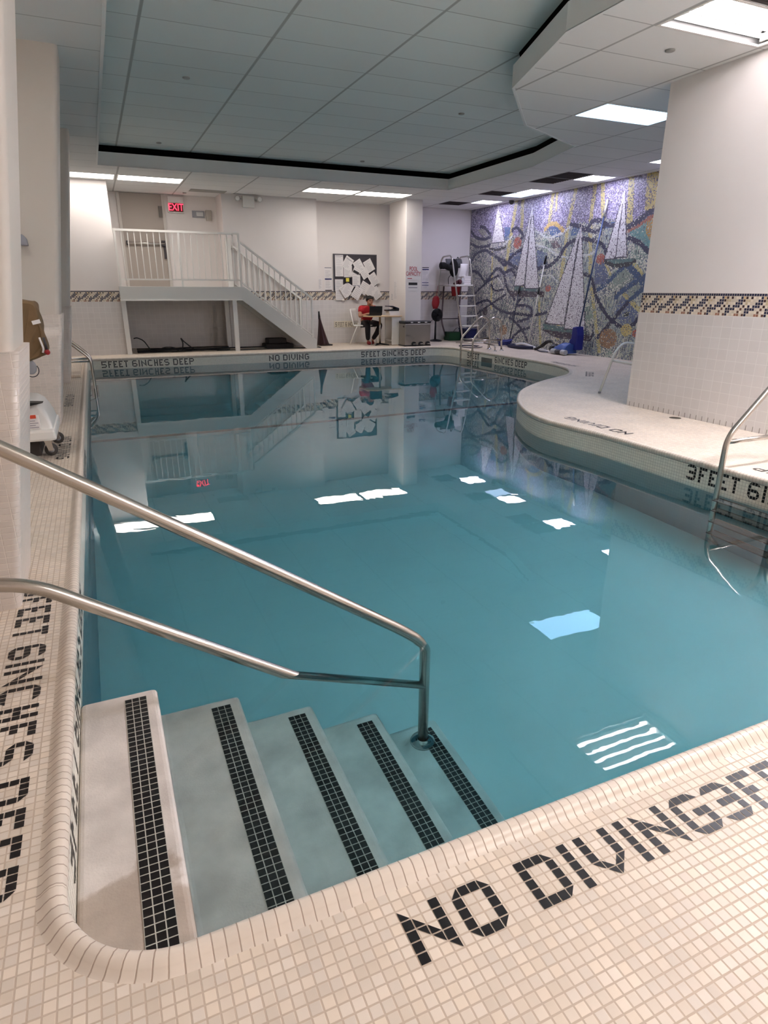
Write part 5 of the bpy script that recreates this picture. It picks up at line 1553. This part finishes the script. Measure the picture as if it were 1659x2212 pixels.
mb = MB()
r_ = random.Random(5)
for k in range(9):
    R0, zz = 0.20 + 0.035 * (k % 3), 0.018 + 0.020 * (k // 3)
    ph = r_.random() * 6
    mb.tube([(9.10 + R0 * 0.72 * math.cos(a) + 0.012 * math.sin(3 * a + ph), 12.62 + R0 * 1.55 * math.sin(a) + 0.012 * math.cos(2 * a + ph), zz + 0.008 * math.sin(2 * a + ph)) for a in [2 * PI * j / 30 for j in range(31)]], 0.014, 7, caps=False)
mb.tube(smooth_path([(9.14, 12.1, 0.02), (9.0, 11.8, 0.015), (8.92, 11.6, 0.015), (8.95, 11.4, 0.02)]), 0.012, 7)
tag(mb.build('hose', NAVYHOSE), 'coil of dark navy hose on the deck against the mural', 'hose')
mb = MB()
for k in range(4):
    mb.tube([(9.11 + (0.09 + 0.015 * k) * math.cos(a), 13.3 + (0.17 + 0.02 * k) * math.sin(a), 0.03 + 0.035 * k + 0.02 * math.sin(a * 2 + k)) for a in [2 * PI * j / 24 for j in range(25)]], 0.02, 7, caps=False)
tag(mb.build('hose_bundle', mat('royal_blue_hose', (30, 38, 110), 0.5)), 'small bright blue hose bundle behind the far ladder', 'hose')
mb = MB(); mb.tube(smooth_path([(9.2, 13.1, 0.02), (9.15, 12.6, 0.10), (9.18, 12.0, 0.02), (9.15, 11.7, 0.02)]), 0.028, 8)
tag(mb.build('vacuum_hose', mat('pale_hose', (206, 206, 210), 0.5)), 'pale vacuum hose running from the navy coil to the pool cleaner', 'hose')
mb = MB()
for k in range(3):
    mb.tube([(8.15 + (0.18 + 0.03 * k) * math.cos(a), 13.3 + (0.30 + 0.03 * k) * math.sin(a), 0.01 + 0.006 * k) for a in [2 * PI * j / 26 for j in range(25)]], 0.007, 6)
tag(mb.build('cord', mat('dark_cord', (44, 44, 60), 0.6)), 'thin dark cord coiled loosely on the deck behind the far ladder', 'cord')
mb = MB(); mb.tube([(8.35, 14.35, 0.03), (9.25, 13.75, 0.03)], 0.016, 8)
tag(mb.build('loose_tube', ALU), 'loose metal tube lying on the deck beside the lifeguard chair', 'tube')
t = thing('anchor_rail', 'low steel rail on two flanged stubs on the deck behind the far ladder', 'rail', (8.25, 12.5, 0))
mb = MB(); mb.tube(round_path([(8.10, 12.18, 0.0), (8.10, 12.18, 0.12), (8.30, 12.95, 0.12)], 0.05), 0.018, 10); mb.tube([(8.22, 12.64, 0.0), (8.22, 12.64, 0.12)], 0.018, 10); mb.build('tube', STEEL, t)
for x, y in ((8.10, 12.18), (8.22, 12.64)):
    mb = MB(); mb.lathe([(0.018, 0.02), (0.05, 0.008), (0.052, 0.0), (0.0, 0.0)], (x, y, 0.001)); mb.build('flange', CHROME, t)

# ------------------------------------------------------------------ white patio chair behind the pier
t = thing('patio_chair', 'white tubular patio armchair half hidden behind the wainscoted pier', 'chair', (6.6, 6.2, 0))
for s, y in ((0, 6.48), (1, 5.93)):
    mb = MB()
    mb.tube(round_path([(5.99, y, 0.0), (6.17, y, 0.52), (6.30, y, 0.645), (6.85, y, 0.57), (7.05, y, 0.54)], [0.05, 0.12, 0.1]), 0.016, 12)
    mb.build('arm_frame', WHITEPAINT, t)
    mb = MB()
    mb.tube(round_path([(6.13, y, 0.42), (6.95, y, 0.27), (7.75, y, 0.70)], 0.15), 0.015, 12)
    mb.build('seat_frame', WHITEPAINT, t)
    mb = MB(); mb.tube([(7.05, y, 0.545), (6.90, y, 0.0)], 0.015, 10); mb.build('rear_leg', WHITEPAINT, t)
    for x in (5.99, 6.90):
        mb = MB(); mb.tube([(x, y, 0.0), (x + 0.004, y, 0.025)], 0.019, 10); mb.build('foot_cap', GREYPLASTIC, t)
mb = MB()
for x, z in ((6.14, 0.415), (6.95, 0.275), (7.75, 0.70)):
    mb.tube([(x, 6.48, z), (x, 5.93, z)], 0.013, 8)
mb.build('cross_tube', WHITEPAINT, t)
mb = MB()
mb.grid([[(p.x, y, p.z - 0.02 * math.sin(PI * (y - 5.95) / 0.5)) for y in [5.95 + 0.5 * j / 8 for j in range(9)]] for p in round_path([(6.55, 0, 0.35), (6.95, 0, 0.285), (7.74, 0, 0.70)], 0.15)])
o = mb.build('sling_seat', mat('white_sling', (224, 222, 216), 0.8), t)
o.modifiers.new('thickness', 'SOLIDIFY').thickness = 0.006

# ------------------------------------------------------------------ things under and beside the stairs
mb = MB()
r_ = random.Random(3)
for k in range(5):
    P = [(0.75 + 0.28 * j, 14.72 + 0.05 * k + 0.05 * math.sin(j * 1.3 + k * 2), 0.016 + 0.022 * (k // 2) + 0.006 * r_.random()) for j in range(5 + (k % 3) * 3)]
    mb.tube(smooth_path(P, 5), 0.014, 7)
mb.tube(smooth_path([(0.70, 14.75, 0.30), (0.78, 14.74, 0.31), (0.90, 14.74, 0.24), (1.0, 14.75, 0.08), (1.02, 14.76, 0.02)]), 0.012, 7)
mb.tube(smooth_path([(1.68, 14.78, 0.02), (1.70, 14.77, 0.18), (1.67, 14.76, 0.28), (1.74, 14.76, 0.20), (1.95, 14.78, 0.04), (2.2, 14.8, 0.02)]), 0.013, 7)
mb.tube(smooth_path([(1.1, 14.70, 0.02), (1.3, 14.72, 0.10), (1.5, 14.74, 0.09), (1.6, 14.75, 0.02)]), 0.011, 7)
tag(mb.build('hose', mat('black_hose', (18, 18, 20), 0.5)), 'heap of black hose and cable lying under the stair landing', 'hose')
mb = MB(); mb.tube(smooth_path([(2.4, 14.62, 0.012), (3.2, 14.60, 0.012), (4.0, 14.58, 0.012), (4.72, 14.46, 0.012), (4.76, 14.55, 0.02), (4.78, 14.72, 0.02), (4.85, 15.0, 0.012)], 6), 0.009, 6)
tag(mb.build('cable', BLACKPLASTIC), 'black cable on the floor round the foot of the stairs', 'cable')
mb = MB(); mb.box((3.55, 14.75, 0.0), (4.2, 15.2, 0.10)); mb.box((3.62, 14.8, 0.10), (4.05, 15.15, 0.22))
tag(mb.build('equipment_case', mat('dark_case', (40, 32, 30), 0.7), bevel=0.02), 'low dark case pushed under the foot of the stairs', 'case')
mb = MB()
rows = []
for k in range(11):
    f = k / 10
    z = 0.66 * (1 - f) + 0.012
    wd = 0.022 + 0.125 * f ** 1.2
    dp = 0.025 + 0.10 * f
    rows.append([(4.97 + 0.08 * f + wd * math.cos(a) * (1 + 0.10 * math.sin(5 * a + f)), 15.10 + dp * math.sin(a) * (1 + 0.15 * math.cos(4 * a)), z) for a in [2 * PI * j / 28 for j in range(28)]])
mb.grid(rows, close_u=True)
mb.face(rows[0][::-1]); mb.face(rows[-1])
t = thing('folded_tarp', 'dark red folded tarp standing in a cone beside the foot of the stairs', 'tarp', (5.12, 15.1, 0))
mb.build('tarp', mat('dark_red_tarp', (46, 16, 20), 0.4), t)
mb = MB(); mb.tube([(4.97, 15.10, 0.62), (4.96, 15.10, 0.80)], [0.03, 0.02], 10); mb.build('tip', BLACKPLASTIC, t)
mb = MB(); mb.box((4.95, 15.0, 0.001), (5.26, 15.2, 0.03)); mb.build('foot_flap', BLACKPLASTIC, t, bevel=0.01)

# ------------------------------------------------------------------ pool lift between the leaning columns
t = thing('pool_lift', 'white wheeled pool lift under a tan cover between the leaning columns', 'pool lift', (-0.62, 5.75, 0))
mb = MB(); mb.box((-1.15, 5.48, 0.155), (-0.40, 6.2, 0.245)); mb.build('base', WHITEPLASTIC, t, bevel=0.02)
mb = MB()
rows = []
for z, xr_, y0, y1, b in ((0.245, -0.415, 5.52, 6.16, 0.03), (0.30, -0.425, 5.54, 6.14, 0.03), (0.36, -0.445, 5.56, 6.12, 0.04), (0.42, -0.475, 5.58, 6.10, 0.05), (0.455, -0.52, 5.60, 6.08, 0.05), (0.47, -0.58, 5.62, 6.05, 0.05)):
    pts = []
    for cx_, cy_, a0 in ((xr_ - b, y0 + b, -90), (xr_ - b, y1 - b, 0), (-1.10 + b, y1 - b, 90), (-1.10 + b, y0 + b, 180)):
        pts += [(cx_ + b * math.cos(math.radians(a0 + 18 * j)), cy_ + b * math.sin(math.radians(a0 + 18 * j)), z) for j in range(6)]
    rows.append(pts)
mb.grid(rows, close_u=True)
mb.face(rows[-1])
mb.build('hood', WHITEPLASTIC, t)
mb = MB(); mb.prism([(-0.60, 0.425), (-0.455, 0.452), (-0.60, 0.465)], 'y', 5.50, 5.60); mb.build('hood_slot', BLACKPLASTIC, t)
mb = MB(); mb.box((-0.70, 5.515, 0.255), (-0.50, 5.525, 0.36)); lb = mb.build('warning_label', PAPER, t)
mb = MB(); mb.box((-0.70, 5.511, 0.335), (-0.52, 5.516, 0.362)); mb.build('label_stripe', mat('orange_red', (206, 72, 44), 0.6), lb)
mb = MB()
for k in range(4): mb.box((-0.69, 5.512, 0.262 + 0.017 * k), (-0.51 - 0.02 * (k % 2), 5.5155, 0.268 + 0.017 * k))
mb.build('printed_lines', INK, lb)
mb = MB(); mb.box((-1.10, 5.54, 0.03), (-0.53, 6.15, 0.156)); mb.build('ballast', mat('ballast_dark', (44, 38, 34), 0.7), t, bevel=0.008)  # dark box standing in for the shade under the lift base
mb = MB(); mb.box((-0.92, 5.75, 0.42), (-0.80, 5.90, 1.50)); mb.build('mast', WHITEPLASTIC, t, bevel=0.01)
for x, y in ((-0.465, 5.66), (-0.435, 6.12), (-1.05, 5.60)):
    mb = MB(); mb.lathe([(0.022, -0.016), (0.045, -0.016), (0.0495, -0.010), (0.0495, 0.010), (0.045, 0.016), (0.022, 0.016)], (x, y, 0.0505), 'y', 24); wl = mb.build('caster', RUBBER, t)
    mb = MB(); mb.lathe([(0.0, -0.018), (0.024, -0.018), (0.024, 0.018), (0.0, 0.018)], (x, y, 0.0505), 'y', 16); mb.build('hub', GREYPLASTIC, wl)
    mb = MB()
    for s in (-1, 1):
        mb.prism([(x - 0.018, 0.045), (x + 0.018, 0.045), (x + 0.01, 0.14), (x - 0.045, 0.14)], 'y', y + 0.022 * s - 0.003, y + 0.022 * s + 0.003)
    mb.box((x - 0.05, y - 0.03, 0.14), (x + 0.02, y + 0.03, 0.155))
    mb.build('fork', ALU, wl)
mb = MB()
# draped cover: a ridge from the mast out over the folded seat
prof = [(-0.86, 1.23, 1.05), (-0.66, 1.24, 0.93), (-0.50, 1.215, 0.90), (-0.42, 1.20, 0.83), (-0.385, 1.10, 0.80), (-0.365, 0.94, 0.80)]
rows = []
outl = [(-0.88, 0.94), (-0.88, 1.22), (-0.60, 1.225), (-0.44, 1.20), (-0.405, 1.195), (-0.385, 1.16), (-0.375, 1.05), (-0.367, 0.90), (-0.362, 0.82), (-0.42, 0.79), (-0.48, 0.765), (-0.54, 0.76), (-0.56, 0.93)]
P = smooth_path([(a, 0, b) for a, b in outl + outl[:1]], 4)[:-1]
n = 7
for k in range(n):
    f = k / (n - 1)
    yy = 5.52 + 0.34 * f
    inset = 0.035 * (2 * f - 1) ** 4
    cxm, czm = -0.6, 0.98
    rows.append([(p.x + (cxm - p.x) * inset * 2 + 0.006 * math.sin(p.z * 40 + f * 5), yy + 0.010 * math.sin(p.x * 45 + p.z * 22), p.z + (czm - p.z) * inset * 2) for p in P])
mb.grid(rows, close_u=True)
mb.face(rows[0][::-1]); mb.face(rows[-1])
cv = mb.build('cover', TAN, t)
mb = MB(); mb.bar((-0.43, 5.505, 1.045), (-0.375, 5.505, 1.058), 0.012, 0.028, up=(0, 0, 1)); mb.build('cover_tag', PAPER, cv)
mb = MB(); mb.tube([(-0.372, 5.50, 0.94), (-0.362, 5.50, 0.85)], 0.009, 8); mb.build('arm_tube', mat('dark_hardware', (62, 58, 62)), t)
mb = MB(); mb.ball((-0.362, 5.495, 0.832), 0.020, 10); mb.build('knob', RED, t)
mb = MB(); mb.tube(smooth_path([(-0.40, 5.50, 0.94), (-0.392, 5.495, 0.90), (-0.385, 5.495, 0.86), (-0.392, 5.5, 0.83)]), 0.008, 6); mb.build('webbing', PAPER, t)
mb = MB()
mb.ball((-0.50, 5.60, 0.715), 0.055, 10, sc=(0.75, 0.25, 1.0)); mb.build('footrest', GREYPLASTIC, t)
mb = MB(); mb.tube([(-0.495 + 0.048 * math.cos(a), 5.585, 0.695 + 0.052 * math.sin(a)) for a in [PI * 0.9 + PI * 1.3 * k / 14 for k in range(15)]], 0.004, 6); mb.build('cable_loop', mat('dark_hardware', (62, 58, 62)), t)

t = thing('wall_speaker', 'small grey speaker box on the leaning column face above the tan cover', 'speaker', (-0.60, 6.95, 1.70))
mb = MB()
mb.prism([(-0.75, 1.655), (-0.462, 1.655), (-0.468, 1.715), (-0.49, 1.745), (-0.52, 1.75), (-0.75, 1.75)], 'y', 6.90, 7.016)
mb.build('speaker_box', mat('speaker_grey', (146, 148, 156), 0.5), t, bevel=0.008)
